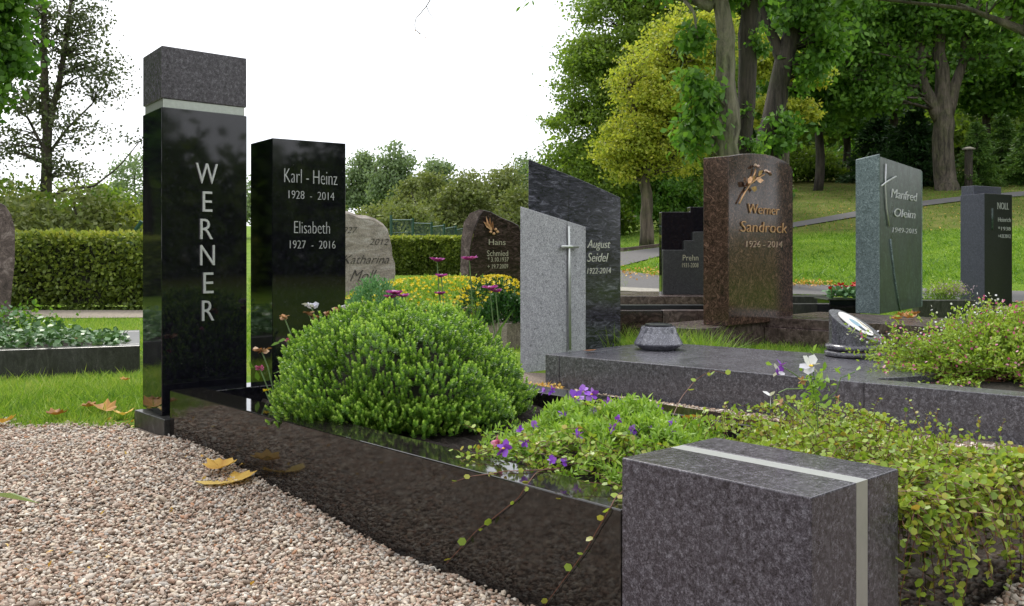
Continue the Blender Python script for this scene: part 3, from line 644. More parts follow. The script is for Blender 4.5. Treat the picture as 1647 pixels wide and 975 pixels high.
# thin trunks, wood
g = 'trees of the dark wood on the slope'
w1 = None
wood = [(1315, 36, 9), (1250, 40, 10), (1360, 44, 9), (1440, 46, 11), (1190, 42, 10), (1105, 46, 10), (1585, 52, 11), (1640, 60, 12), (1700, 50, 11), (1015, 52, 8), (1280, 56, 12), (1500, 62, 12), (1390, 64, 12), (1150, 60, 11), (1060, 62, 11), (1780, 44, 11), (1850, 40, 12), (1960, 36, 12), (2080, 30, 11), (1610, 75, 14), (1230, 75, 14)]
names = ['thin dark trunk just right of the Sandrock stele in the wood', 'wood tree behind the dark leaning trunk', 'wood tree left of the green-grey stele', 'wood tree above the green-grey stele', 'wood tree behind the pale ash', 'wood tree between the yellowing maple and the ash', 'slim wood tree right of the thick oak', 'pine-like tree against the bright gap at the right edge', 'wood tree beyond the right edge of the slope', 'wood tree behind the yellowing maple trunk']
def copy_thing(T_o, base, sc, rz, label=None, group=None):
    r_ = T_o.copy(); COL.objects.link(r_); r_.location = base; r_.scale = (sc, sc, sc); r_.rotation_euler = (0, 0, rz)
    if label: r_['label'] = label
    if group: r_['group'] = group
    for ch in T_o.children:
        c = ch.copy(); COL.objects.link(c); c.parent = r_
    return r_
protos = []
for i in range(3):
    px, Y, h = wood[i]; b0 = TG(px, Y)
    bl = [(0, 0, h * .62, 2.3, 2.3, h * .2), (.8, .3, h * .42, 1.6, 1.5, h * .12), (-1.0, 0, h * .48, 1.7, 1.6, h * .13), (0, 0, h * .85, 1.8, 1.8, h * .16), (.3, -.4, h * .3, 1.2, 1.2, h * .08)]
    T = tree('wood_tree', b0, [[(0, 0, -.2, .19), (.1, 0, h * .3, .15), (-.1, 0, h * .6, .11), (0, 0, h * .95, .04)]], bl, 110, 120, .26, L_['green'], M['barkdark'], names[i], 'tree', g, cr=.8, flat=.5, aspect=.7, shell=.3)
    protos.append((T.o, h))
for i, (px, Y, h) in enumerate(wood[3:]):
    po, ph = protos[i % 3]
    copy_thing(po, TG(px, Y), h / ph, random.random() * 6, names[i + 3] if i + 3 < len(names) else 'tall dense tree in the back rows of the dark wood')
# trees to the right of and behind the camera that stand in the polished stones' reflections
for i, (az, d_, h) in enumerate([(-26.5, 24, 11), (-28, 20, 10), (-33, 23, 12), (-38, 20, 10), (-44, 23, 12), (-51, 21, 11), (-59, 23, 12), (-68, 22, 11), (-3, 30, 12), (3, 27, 11), (9, 29, 12), (15, 31, 12), (21, 33, 11), (-26, 29, 13), (-36, 30, 13), (-48, 30, 13), (-25.5, 33, 12), (-31, 34, 12)]):
    x, y = d_ * math.cos(R(az)), d_ * math.sin(R(az)); po, ph = protos[(i * 2) % 3]
    copy_thing(po, (x, y, float(terr(x, y)) - .1), h / ph, i * 1.7, 'tall dense tree of the wood that closes the cemetery to the right of the view')
LB = []
for i, (az, d_, h) in enumerate([(118, 15, 8), (124, 18, 9), (130, 15.5, 8), (137, 17, 9), (144, 15, 8), (152, 17, 9), (160, 15, 8), (127, 23, 10), (140, 24, 10)]):
    x, y = d_ * math.cos(R(az)) * 1.12, d_ * math.sin(R(az)); po, ph = protos[(i + 1) % 3]
    if (x / y) * F + CX > -330: continue
    LB.append((x, y)); copy_thing(po, (x, y, 0), h / ph, i * 2.3, 'tree standing beyond the left hedge outside the view', 'trees beyond the left hedge')
# undergrowth
g = 'undergrowth at the foot of the wood'
for i, (px, Y, top, wd, leaf, lab) in enumerate([(1075, 30, 262, 1.3, 'green', 'dark undergrowth right of the yellowing maple trunk'), (1120, 38, 290, 1.9, 'bright', 'pale green undergrowth left of the Sandrock stele'), (960, 33, 310, 1.6, 'linden', 'low scrub under the big linden'),
        (1300, 42, 245, 1.8, 'linden', 'scrub between the thin trunks right of the Sandrock stele'), (1215, 34, 262, 1.2, 'green', 'dark scrub at the foot of the leaning trunk'), (1380, 50, 232, 2.6, 'green', 'dark scrub above the green-grey stele'),
        (1440, 56, 220, 2.8, 'linden', 'scrub behind the dark conifer'), (1600, 60, 225, 2.6, 'bright', 'light green scrub behind the small firs')]):
    simple_tree('shrub', px, Y, top, wd, leaf, lab, group=g, stems=3, ncl=70, per=90, bottom=.02, cat='shrub', shell=.3)
po = [o for o in COL.objects if o.name.startswith('shrub') and o.get('label', '').startswith('scrub behind the dark conifer')][0]
for i, (px, Y, sc) in enumerate([(985, 62, 1.3), (1040, 66, 1.5), (1100, 60, 1.5), (1165, 66, 1.6), (1230, 62, 1.6), (1300, 68, 1.7), (1350, 58, 1.5), (1400, 70, 1.7), (1470, 72, 1.7), (1530, 70, 1.4), (1560, 58, 1.1), (1650, 64, 1.2), (1720, 60, 1.6)]):
    copy_thing(po, TG(px, Y), sc * 1.7, i * 1.3, 'scrub filling the dark back of the wood between the trunks', 'scrub at the back of the wood')
for i, (az, d_, sc) in enumerate([(-26, 27, .8), (-28, 25, .8), (-33, 27, .8), (-38, 24, .8), (-44, 26, .8), (-51, 25, .8), (-59, 25, .8), (-68, 25, .8), (-6, 30, .7), (0, 33, .8), (7, 31, .8)]):  # unseen scrub added to block bright gaps in the stone reflections
    x, y = d_ * math.cos(R(az)), d_ * math.sin(R(az)); copy_thing(po, (x, y, float(terr(x, y))), sc * 3.2, i * 2.1, 'unseen scrub added right of the view to close bright gaps in reflections', 'unseen scrub added for the reflections')
for i, (x, y) in enumerate(LB):  # scrub added out of view, hides a white band in the reflections
    if x / y * F + CX > -900: continue
    copy_thing(po, (x - 1.2, y + .3, 0), 1.5, i * 1.1, 'unseen scrub added beyond the left hedge to darken reflections', 'scrub beyond the left hedge')
# conifers
def conifer(px, Y, top, wd, leaf, lab, n=9000):
    b0 = TG(px, Y); h = zz(top, Y) - b0[2]; T = Thing('fir_tree', b0, lab, 'conifer', 'firs at the edge of the wood')
    acc = Acc(); acc.add(*tube([b0, b0 + [0, 0, h * .5], b0 + [0, 0, h]], [.03 * h, .02 * h, .004 * h], 7))
    tiers = 15; Vv = []; Rr = []
    for i in range(tiers):
        f = i / tiers; z = h * (.06 + .92 * f); rr = wd * (1 - f) ** .85; nb = int(9 * (1 - f) + 4)
        for j in range(nb):
            a_ = rng.random() * 6.28; q = rr * rng.uniform(.75, 1.1); d = np.array([math.cos(a_), math.sin(a_), -.12])
            p0 = b0 + [0, 0, z]; p1 = p0 + d * q + [0, 0, .05 * q]
            acc.add(*tube([p0, p1], [.012 * h * .3, .002], 3))
            m_ = max(8, int(n / (tiers * 9))); s_ = rng.random(m_) ** .7
            pp = p0 + (p1 - p0) * s_[:, None] + rng.normal(size=(m_, 3)) * [.06, .06, .03] * wd
            V, r = leaves(pp, d + rng.normal(size=(m_, 3)) * .6 + [0, 0, -.1], wd * .16, wd * .045, RH, .2 + .8 * s_ * rng.random(m_)); Vv.append(V); Rr.append(r)
    part(T, 'trunk', *acc.out(), M['barkdark']); part(T, 'crown', np.vstack(Vv), 4, L_[leaf], np.concatenate(Rr), kind='stuff')
conifer(1470, 36, 165, 1.6, 'conifer', 'dark fir left of the thick oak trunk')
conifer(1412, 40, 180, 1.6, 'conifer', 'darkest fir right above the green-grey stele')
conifer(1572, 34, 190, .9, 'youngcon', 'small bright fir nearest the thick oak trunk')
conifer(1612, 36, 178, 1.1, 'youngcon', 'middle one of the small bright firs at the right')
conifer(1655, 34, 195, 1.1, 'youngcon', 'small bright fir cut by the right edge')
# bin, posts
b0 = TG(1497, 36.5); b0[2] = terr(b0[0], b0[1]); k = mpx(36.5); zb_ = zz(275, 36.5)
T = Thing('waste_bin', (b0[0], b0[1], zb_), 'green litter bin beside the thick oak trunk', 'bin')
V, Fc = lathe((b0[0], b0[1], zb_), [(.26, 0), (.30, .35), (.31, .38), (.31, .42), (.2, .45)], 12); part(T, 'body', V, Fc, M['bin'])
V, Fc = tube([(b0[0] - .35, b0[1], float(terr(b0[0], b0[1]))), (b0[0] - .35, b0[1], zb_ + .55)], .05); part(T, 'post', V, Fc, M['barkdark'])
for px, Y, yt, wd, lab in [(1558, 33.5, 241, .14, 'dark wooden bollard with pale top right of the thick oak'), (1622, 40, 240, .06, 'thin dark stake near the right edge on the slope')]:
    b0 = TG(px, Y); T = Thing('bollard', b0, lab, 'post'); zt_ = zz(yt, Y)
    V, Fc = tube([b0 - [0, 0, .1], b0 + [0, 0, (zt_ - b0[2])]], wd, 8); part(T, 'post', V, Fc, M['barkdark'])
    V, Fc = lathe((b0[0], b0[1], zt_), [(wd * 1.5, 0), (wd * 1.6, .04), (wd * .5, .1)], 10); part(T, 'cap', V, Fc, M['concrete'])
# overhanging bare twig and leaf sprig at the top
Y = 6.
T = Thing('overhanging_twig', (col(692, Y)[0], Y, zz(-20, Y)), 'bare forked twig hanging into the white sky at the top', 'twig')
def pp(px, py, dy=0): return np.array([(px - CX) / F * (Y + dy), Y + dy, zz(py, Y + dy)])
acc = Acc()
for pts, r0 in [([(697, -25), (692, 0), (686, 10), (676, 22), (669, 30), (667, 40), (669, 49), (680, 60)], .004), ([(686, 10), (690, 20), (697, 30), (705, 38)], .0025), ([(669, 49), (675, 53), (684, 60)], .002)]:
    acc.add(*tube([pp(*p) for p in pts], np.linspace(r0, r0 * .35, len(pts)), 5))
part(T, 'branch', *acc.out(), M['bark'])
for (x, y) in [(669, 50), (676, 54), (683, 60), (705, 39), (703, 46), (727, 52), (648, 3), (656, 1)][:5]:
    V, r = leaves(pp(x, y)[None], rdir(1), .012, .008, LO, np.array([.2])); part(T, 'leaf', V, 6, L_['fallen'], r)
T = Thing('leaf_sprig', (col(845, Y)[0], Y, zz(-20, Y)), 'small green leaf sprig poking down at the top centre', 'twig')
V, Fc = tube([pp(850, -25), pp(846, 0), pp(840, 8)], [.003, .002, .001], 5); part(T, 'branch', V, Fc, M['bark'])
for (x, y, l) in [(846, 8, .055), (842, 2, .045), (852, 2, .05), (838, 10, .05), (856, 0, .04)]:
    V, r = leaves(pp(x, y)[None], np.array([[-.6, 0, -.5]]) + rng.normal(size=(1, 3)) * .4, l, l * .4, LO, np.array([.6])); part(T, 'leaf', V, 6, L_['bright'], r)

# fence beyond the middle hedge
T = Thing('mesh_fence', TG(690, 33), 'green wire mesh fence with posts beyond the middle hedge', 'fence')
fx = [(629, 30, 346), (664, 32.0, 351), (694, 34, 357), (714, 36, 360), (733, 38, 362), (748, 40, 364)]
for px, Y, yt in fx:
    b0 = TG(px, Y); V, Fc = tube([b0, (b0[0], b0[1], zz(yt, Y))], .05, 6); part(T, 'post', V, Fc, M['fence'])
acc = Acc()
for i in range(len(fx) - 1):
    A, B = TG(*fx[i][:2]), TG(*fx[i + 1][:2]); za, zb_ = zz(fx[i][2] + 8, fx[i][1]), zz(fx[i + 1][2] + 3, fx[i + 1][1])
    for j in range(0, 9, 2):
        f = j / 8; acc.add(*tube([(A[0], A[1], A[2] + (za - A[2]) * f), (B[0], B[1], B[2] + (zb_ - B[2]) * f)], .011 if j < 8 else .025, 3))
    for j in range(16):
        f = j / 16; p = A + (B - A) * f; acc.add(*tube([p, (p[0], p[1], za + (zb_ - za) * f)], .008, 3))
part(T, 'wire_mesh', *acc.out(), M['fencepanel'], kind='stuff')
b0 = TG(206, 11.6); T = Thing('stake', b0, 'leaning green stake above the left hedge beside the tallest stele', 'stake')
V, Fc = tube([b0, (col(212, 11.5)[0], 11.5, zz(378, 11.5)), (col(228, 11.5)[0], 11.5, zz(356, 11.5))], .025, 6); part(T, 'rod', V, Fc, M['fence'])

# ------------------------------------------------------------------ other gravestones
# rough gneiss stone
f_ = Face(col(505, 7.5), U2(3600))
T = Thing('gravestone', (*(f_.P + f_.d * .3), 0.0), 'rough sand-coloured natural stone inscribed Katharina Moll', 'gravestone')
prof = [(500, 560), (497, 470), (503, 400), (512, 352), (530, 338), (556, 337), (566, 340), (578, 345), (594, 346), (606, 350), (618, 358), (626, 368), (630, 384), (633, 398), (634, 412), (638, 424), (639, 440), (637, 452), (633, 470), (634, 560)]
bm = bmesh.new(); pr = [f_.uz(x, y) for x, y in prof]; rings = []
for k_, (o_, sh) in enumerate([(.0, .93), (-.03, .985), (-.09, 1.0), (-.15, .98), (-.19, .9)]):
    cw = np.mean([p[0] for p in pr]); cz_ = .5
    rings.append([bm.verts.new(f_.pt(cw + (w_ - cw) * sh, cz_ + (z - cz_) * (sh if z > .3 else 1), o_ + random.uniform(-.004, .004))) for w_, z in pr])
bm.faces.new(rings[0]); bm.faces.new(rings[-1][::-1])
for a_, b_ in zip(rings, rings[1:]):
    for i in range(len(pr)): bm.faces.new((a_[i], b_[i], b_[(i + 1) % len(pr)], a_[(i + 1) % len(pr)]))
bmesh.ops.recalc_face_normals(bm, faces=bm.faces)
bmpart(T, 'stone', bm, M['gneiss'])
for s, x0, x1, yb, yt, sh_ in [('1927', 546, 575, 375, 365, .35), ('2012', 594, 625, 394, 384, .35), ('Katharina', 551, 626, 424, 410, .45), ('Moll', 563, 606, 452, 434, .5)]:
    inscribe(T, f_, s, x0, x1, yb, yt, M['incised'], .002, -.014, sh_, split=False, proud=.001)
# dark wavy stone with bronze leaf
f_ = Face(col(752, 9.5), U2(3000))
T = Thing('gravestone', (*(f_.P + f_.d * .3), 0.), 'dark wavy boulder gravestone with bronze ear-shaped ornament beside the yellow flowers', 'gravestone')
pr = [f_.uz(x, y) for x, y in [(754, 480), (755, 440), (757, 400), (763, 370), (772, 346), (778, 338), (790, 341), (806, 350), (824, 357), (834, 363), (839, 375), (840, 420), (838, 480)]]
face_prism(T, 'stone', f_, pr, .2, M['wavy'], .004, back=U2(800))
prL = [f_.uz(x, y) for x, y in [(748, 480), (741, 440), (742, 412), (743, 385), (747, 358), (757, 343), (772, 337), (779, 338), (772, 347), (763, 370), (757, 400), (755, 440), (754, 480)]]
face_prism(T, 'rough_edge', f_, prL, .2, M['rawbrown'], .002, front=-.012, back=U2(790))
for s, x0, x1, yb, yt in [('Hans', 786, 813, 394, 385), ('Schmied', 783, 817, 412, 403), ('* 3.10.1937', 784, 818, 421, 414), ('+ 19.7.2009', 784, 817, 432, 425)]:
    inscribe(T, f_, s, x0, x1, yb, yt, M['gold'], .003, .0, split=False, proud=.001)
o_ = []
for i, (x, y, dx, dy, l) in enumerate([(791, 370, -13, -22, 1), (791, 370, -6, -20, .9), (791, 371, -14, -14, .8), (793, 370, -3, -14, .7)]):
    a_, b_ = f_.uz(x, y), f_.uz(x + dx, y + dy); A, B = f_.pt(*a_, .012), f_.pt(*b_, .02); D = B - A
    V, r = leaves(A[None], D[None], np.linalg.norm(D), np.linalg.norm(D) * .35, LO, upn=None); o_.append(V)
orn = part(T, 'bronze_ornament', np.vstack(o_), 6, M['bronze'])
for x, y in [(788, 373), (796, 369), (799, 373), (793, 376)]:
    c_ = f_.pt(*f_.uz(x, y), .015); V, Fc = lathe(c_, [(.004, -.014), (.015, -.006), (.015, .006), (.004, .014)], 8); part(T, 'bronze_bud', V, Fc, M['bronze'])

# Seidel pair
DL2, DR2 = U2(-958), U2(2286)
Pl = col(837, 4.9); wl = along(Pl, DR2, 942); wj = along(Pl, DR2, 912)
z_l, z_r = zz(332, Pl[1]), zz(365, (Pl + DR2 * wl)[1])
def ztopl(w_): return z_l + (z_r - z_l) * w_ / wl
T = Thing('gravestone', (*(Pl + DR2 * wl / 2), -.03), 'light grey granite stele with slanted top and thin metal cross', 'gravestone')
nb = U2(860)
for w0, w1 in ((0, wj - .002), (wj + .002, wl)):
    prism(T, 'stone_panel', [Pl + DR2 * w0, Pl + DR2 * w1, Pl + DR2 * w1 + nb * .1, Pl + DR2 * w0 + nb * .1], -.05, [ztopl(w0), ztopl(w1), ztopl(w1), ztopl(w0)], M['grey'], .003)
fl = Face(Pl, DR2)
def bar(T, name, face, pts, r, mat_, out=.012):
    V, Fc = tube([face.pt(*face.uz(x, y), out) for x, y in pts], r, 8); return part(T, name, V, Fc, mat_, smooth_=True)
bar(T, 'cross_upright', fl, [(912, 364), (913, 450), (914, 562)], .008, M['steel']); bar(T, 'cross_bar', fl, [(899, 397), (926, 397)], .009, M['steel'], .016)
Pd = col(850, 5.12); wd_ = along(Pd, DR2, 998); zA, zB = zz(256, Pd[1]), zz(318, (Pd + DR2 * wd_)[1])
T = Thing('gravestone', (*(Pd + DR2 * wd_ / 2 + nb * .06), -.03), 'dark streaked slanted stele inscribed August Seidel behind the light grey one', 'gravestone')
fd = Face(Pd, DR2); wj = along(Pd, DR2, 914)
def zt2(w_): return zA + (zB - zA) * (w_ / wd_) ** .92 + .012 * math.sin(math.pi * w_ / wd_)
for k_, (w0, w1) in enumerate(((0, wj - .0015), (wj + .0015, wd_))):
    ws = np.linspace(w0, w1, 5); pr = [(w0, -.05)] + [(w1, -.05)] + [(x, zt2(x)) for x in ws[::-1]]
    face_prism(T, 'stone_panel', fd, pr, .13, M['streak'], .002, back=U2(862))
for s, x0, x1, yb, yt, sh_ in [('August', 944, 981, 399, 386, .3), ('Seidel', 944, 978, 421, 407, .3), ('1922-2014', 944, 982, 440, 431, .15)]:
    inscribe(T, fd, s, x0, x1, yb, yt, M['engrave'], .003, -.008, sh_, split=False, proud=.001)
# slab
zs = .135; Ps = at(877, 570, zs); DLn = -DL2
def SP(s, q): return Ps + DLn * s + DR2 * q
SLN = 2.5; SWD = .9
T = Thing('grave_slab', (*SP(1, .45), -.04), 'large swirled grey granite grave slab with planted cut-out at the right', 'grave slab')
s9 = along(Ps, DLn, 900)
prism(T, 'end_stone', [SP(0, 0), SP(s9 - .002, 0), SP(s9 - .002, SWD), SP(0, SWD)], -.1, zs, M['slab'], .003)
a0 = along(SP(0, .13), DLn, 1412)
cut = [SP(a0 + .0, .13), SP(a0 - .01, .17), SP(a0 + .05, .27), SP(a0 + .10, .40), SP(a0 + .08, .58), SP(a0 + .02, .72)]
prism(T, 'slab_plate', [SP(s9 + .001, 0), SP(a0 + .0, 0)] + cut + [SP(a0 + .02, SWD), SP(s9 + .001, SWD)], -.1, zs, M['slab'], .003)
prism(T, 'rail', [SP(a0 + .0015, 0), SP(SLN, 0), SP(SLN, .128), SP(a0 + .0015, .128)], -.1, zs, M['slab'], .003)
prism(T, 'rail', [SP(a0 + .0215, .74), SP(SLN, .74), SP(SLN, SWD), SP(a0 + .0215, SWD)], -.1, zs, M['slab'], .003)
prism(T, 'soil', [SP(a0 + .01, .135), SP(SLN, .135), SP(SLN, .735), SP(a0 + .11, .735)], -.05, .105, M['soil'], 0)
# squat lantern/vase
c = at(1059, 562, zs); k = mpx(c[1])
T = Thing('grave_vase', (*c, zs), 'squat conical grey granite vase standing on the grey slab', 'grave vase')
V, Fc = lathe((*c, zs + .001), [(.085, 0), (.09, .003), (.122, .026), (.123, .032), (.112, .052), (.095, .085), (.087, .112), (.084, .117), (.06, .118)], 40)
part(T, 'body', V, Fc, granite('polished_vase_granite', (.05, .05, .06), (.15, .15, .18), (.38, .38, .42), 30, .13, 3, 240), smooth_=False)
V, Fc = lathe((*c, zs + .1195), [(.068, 0), (.07, .004), (.066, .01), (.05, .012), (.048, .008)], 32); part(T, 'lid_ring', V, Fc, M['bluedark'])
# oval medallion stone
c = at(1388, 577, zs)
c = c + np.array([0, .10]); T = Thing('memorial_stone', (*c, zs), 'round grey stone with slanted top and oval white portrait plaque', 'memorial stone')
rr = .118
for z0, r1 in ((.001, rr + .022), (.032, rr + .018)):
    V, Fc = lathe((*c, zs + z0), [(r1 - .014, 0), (r1 - .002, .006), (r1, .014), (r1 - .002, .022), (r1 - .014, .029)], 36, .012); part(T, 'base_ring', V, Fc, M['slab'], smooth_=True)
n = 40; nrm = unit(np.array([.42, -.42, 1.])); zc_ = zs + .15
V = []
for j in range(n):
    a_ = 2 * math.pi * j / n; x, y = rr * math.cos(a_), rr * math.sin(a_); V.append((c[0] + x, c[1] + y, zs + .061))
for j in range(n):
    a_ = 2 * math.pi * j / n; x, y = rr * math.cos(a_), rr * math.sin(a_); V.append((c[0] + x, c[1] + y, zc_ - (nrm[0] * x + nrm[1] * y) / nrm[2]))
Fc = [(j, (j + 1) % n, n + (j + 1) % n, n + j) for j in range(n)] + [tuple(range(n))[::-1], tuple(range(n, 2 * n))]
bm = bmesh.new(); vs = [bm.verts.new(v) for v in V]; [bm.faces.new([vs[i] for i in f]) for f in Fc]
bmesh.ops.bevel(bm, geom=[e_ for e_ in bm.edges if e_.verts[0].index >= n and e_.verts[1].index >= n] if False else [e_ for e_ in bm.edges if all(v in vs[n:] for v in e_.verts)], offset=.006, segments=2, affect='EDGES', profile=.5)
bmpart(T, 'stone_body', bm, M['slab'])
e1 = unit(np.cross(nrm, [0, 0, 1.])); e2 = np.cross(nrm, e1)
e1, e2 = unit(e1 * .2 + e2 * 1.0), unit(np.cross(nrm, unit(e1 * .2 + e2 * 1.0)))
cen = np.array([c[0], c[1], zc_])
def disc(name, cx_, cy_, rx, ry, h0, h1, mat_, n=28, par=None):
    V = []
    for h_ in (h0, h1):
        for j in range(n):
            a_ = 2 * math.pi * j / n; V.append(cen + e1 * (cx_ + rx * math.cos(a_)) + e2 * (cy_ + ry * math.sin(a_)) + nrm * h_)
    Fc = [(j, (j + 1) % n, n + (j + 1) % n, n + j) for j in range(n)] + [tuple(range(n, 2 * n))]
    return part(T, name, V, Fc, mat_)
disc('plaque_rim', 0, 0, .104, .072, .0, .004, M['bluedark']); disc('plaque', 0, 0, .100, .068, .004, .007, M['white'])
disc('plaque_picture', .0, .0, .04, .022, .0075, .0078, M['picblue']); disc('plaque_picture', .045, -.004, .022, .014, .0079, .0082, M['picdark']); disc('plaque_picture', .07, .014, .014, .004, .0079, .0082, M['picdark']); disc('plaque_picture', .01, .05, .05, .004, .0079, .0082, M['rim'])

# stepped black stele and its kerbs
def xbox(T, name, x0, x1, Y0, dep, z0, z1, mat_, bev=.004):
    A, B = col(x0, Y0), col(x1, Y0); return prism(T, name, [A, B, B + [0, dep], A + [0, dep]], z0, z1, mat_, bev)
T = Thing('grave_surround', col(1050, 7.1), 'brown and black stepped grave border in front of the stepped black stele', 'grave kerb')
xbox(T, 'kerb_stone', 975, 1066, 6.9, .12, -.05, .205, M['wavy']); xbox(T, 'kerb_stone', 1066.5, 1160, 6.9, .12, -.05, .205, M['brownkerb'])
xbox(T, 'upper_step', 975, 1160, 7.06, .1, -.05, .235, M['bluedark'])
xbox(T, 'cover_plate', 975, 1150, 7.95, 1.0, -.05, .262, M['brownkerb'])
f_ = Face(col(1064, 8.3), np.array([1., 0]))
T = Thing('gravestone', (*col(1100, 8.3), .262), 'black polished gravestone with a stair-stepped relief left of the Sandrock stele', 'gravestone')
U = lambda L_: [f_.uz(x, y) for x, y in L_]
z0_ = .2625
def fix(pr): return [(w_, max(z, z0_)) for w_, z in pr]
face_prism(T, 'back_slab', f_, fix(U([(1064, 490), (1064, 341), (1110, 341), (1110, 333), (1150, 333), (1150, 490)])), .14, M['black'], .003)
face_prism(T, 'stepped_front', f_, fix(U([(1064.5, 490), (1064.5, 402), (1099, 402), (1099, 387), (1113, 387), (1113, 373), (1149, 373), (1149, 490)])), .06, M['greysheen'], .004, front=.062)
for s, x0, x1, yb, yt in [('Prehn', 1096, 1121, 419, 410), ('1931-2008', 1095, 1121, 430, 423)]:
    inscribe(T, f_, s, x0, x1, yb, yt, M['gold'], .003, 0, split=False, proud=.063)
# Sandrock
PSd = at(1172, 525, .15); DRs, DLs = U2(2300), U2(-600)
F0 = at(1122, 529, .15); F0e = F0 + DRs * along(F0, DRs, 1300)
T = Thing('grave_surround', (*F0, 0), 'reddish brown two-tier granite grave border below the Sandrock stele', 'grave kerb')
nb_ = np.array([-DRs[1], DRs[0]])
prism(T, 'plinth', [F0, F0e, F0e + nb_ * .42, F0 + nb_ * .42], -.05, .15, M['brownkerb'], .004)
q0 = F0 + DRs * along(F0, DRs, 1229); mL = -DLs
def QP(s, q): return q0 + mL * s + DRs * q
prism(T, 'lower_tier', [QP(0.004, 0), QP(1.9, 0), QP(1.9, .9), QP(0.004, .9)], -.05, .116, M['brownkerb'], .004)
prism(T, 'upper_tier', [QP(-.02, .03), QP(1.85, .03), QP(1.85, .85), QP(-.02, .85)], .1165, .182, M['brownkerb'], .004)
f_ = Face(PSd, DRs); T = Thing('gravestone', (*PSd, .15), 'brown granite stele with bronze rose inscribed Werner Sandrock', 'gravestone')
wR = f_.w(1275.5); dback = along(PSd, DLs, 1131)
pr = [(0, .151), (wR, .151), f_.uz(1275.5, 320), f_.uz(1275, 272), f_.uz(1268, 263), f_.uz(1258, 257), f_.uz(1246, 252), f_.uz(1232, 248.5), f_.uz(1212, 247), f_.uz(1195, 247.5), (0, zz(251, PSd[1]))]
pr[2] = (wR, pr[2][1])
bm = bmesh.new(); A = [bm.verts.new(f_.pt(*p)) for p in pr]; B = []
dbk = DLs * dback
for w_, z in pr:
    p = f_.P + f_.d * w_ + dbk; B.append(bm.verts.new((p[0], p[1], z)))
bm.faces.new(A); bm.faces.new(B[::-1])
for i in range(len(pr)): bm.faces.new((A[i], B[i], B[(i + 1) % len(pr)], A[(i + 1) % len(pr)]))
bmesh.ops.recalc_face_normals(bm, faces=bm.faces); bmesh.ops.bevel(bm, geom=list(bm.edges), offset=.004, segments=2, affect='EDGES', profile=.5)
bmpart(T, 'stone', bm, M['brown'])
inscribe(T, f_, 'Werner', 1202, 1252, 345, 329, M['bronze'], .006, -.012, .1, proud=.003)
inscribe(T, f_, 'Sandrock', 1190, 1264, 374, 357, M['bronze'], .006, -.012, .1, proud=.003)
inscribe(T, f_, '1926 - 2014', 1199, 1257, 398, 388, M['bronzepale'], .006, -.01, .1, proud=.002)
bar(T, 'rose_stem', f_, [(1186, 328), (1194, 312), (1203, 298), (1211, 280), (1213, 272)], .006, M['bronze'], .012)
bar(T, 'rose_stem', f_, [(1203, 297), (1215, 288), (1227, 281)], .005, M['bronze'], .014)
def bloom(T, name, c, r, n, m_, up=(0, 0, 1), shape=LO, asp=.8, spread=1.0, rl=None):
    up = unit(np.array(up, float)); a1 = unit(np.cross(up, [.3, .9, .1])); a2 = np.cross(up, a1)
    th = np.linspace(0, 2 * math.pi, n, endpoint=False) + rng.random() * 2
    D = np.cos(th)[:, None] * a1 + np.sin(th)[:, None] * a2 + up * (rng.uniform(.1, .7, n)[:, None] * (1.2 - spread) + .12)
    V, r_ = leaves(np.tile(c, (n, 1)), D, r * rng.uniform(.8, 1.15, n), r * asp * rng.uniform(.8, 1.1, n), shape, upn=None if asp > 2 else 1.0)
    return part(T, name, V, len(shape), m_, r_)
for x, y, r_ in [(1213, 270, .03), (1230, 279, .035)]:
    bloom(T, 'rose_bloom', f_.pt(*f_.uz(x, y), .02), r_, 9, M['bronzepale'], (f_.n[0] * .5, f_.n[1] * .5, .6), asp=1, spread=.3)
for x, y, dx, dy in [(1200, 300, -8, -8), (1201, 296, 2, -12), (1203, 298, -10, 2), (1205, 302, 8, 4), (1213, 288, 9, 3), (1217, 284, 4, -10), (1199, 304, 3, 8), (1210, 292, -3, -10)]:
    A, B = f_.pt(*f_.uz(x, y), .014), f_.pt(*f_.uz(x + dx, y + dy), .024); l_ = np.linalg.norm(B - A)
    V, r = leaves(A[None], (B - A)[None], l_, l_ * .6, LO, upn=.2); part(T, 'rose_leaf', V, 6, M['bronze'])
# Manfred stele
Pm = at(1414, 505.5, .183); DRm, DLm = U2(2000), U2(-700)
f_ = Face(Pm, DRm); poly = stele_poly(Pm, DRm, 1484, DLm, 1376)
T = Thing('gravestone', (*Pm, .183), 'green-grey granite stele with curved cross inscribed Manfred Oleim', 'gravestone')
prism(T, 'rough_side', [poly[0] - DLm * .0, poly[0] + DRm * .02, poly[3] + DRm * .02, poly[3]], .1835, [zz(248, Pm[1]), zz(247, Pm[1]), zz(253, Pm[1]), zz(255, Pm[1])], M['greenrough'], .004)
prism(T, 'stone', [poly[0] + DRm * .0205, poly[1] - DRm * .035, poly[2] - DRm * .035, poly[3] + DRm * .0205], .1835, [zz(251, Pm[1]), zz(256, Pm[1]), zz(258, Pm[1]), zz(254, Pm[1])], M['green'], .004)
prism(T, 'edge_strip', [poly[1] - DRm * .034, poly[1], poly[2], poly[2] - DRm * .034], .1835, zz(258, Pm[1]), M['greenrough'], .008)
bar(T, 'cross_upright', f_, [(1423, 264), (1422, 300), (1424, 335), (1428, 364)], .006, M['letter'], .008)
bar(T, 'cross_bar', f_, [(1415, 299), (1424, 292), (1438, 284)], .006, M['letter'], .014)
bar(T, 'curved_inlay', f_, [(1431, 385), (1435, 420), (1440, 460), (1447, 500)], .009, M['greenrough'], .002)
inscribe(T, f_, 'Manfred', 1432, 1474, 321, 307, M['letter'], .006, -.006, .2, proud=.002)
inscribe(T, f_, 'Oleim', 1437, 1471, 350, 337, M['letter'], .006, -.006, .2, proud=.002)
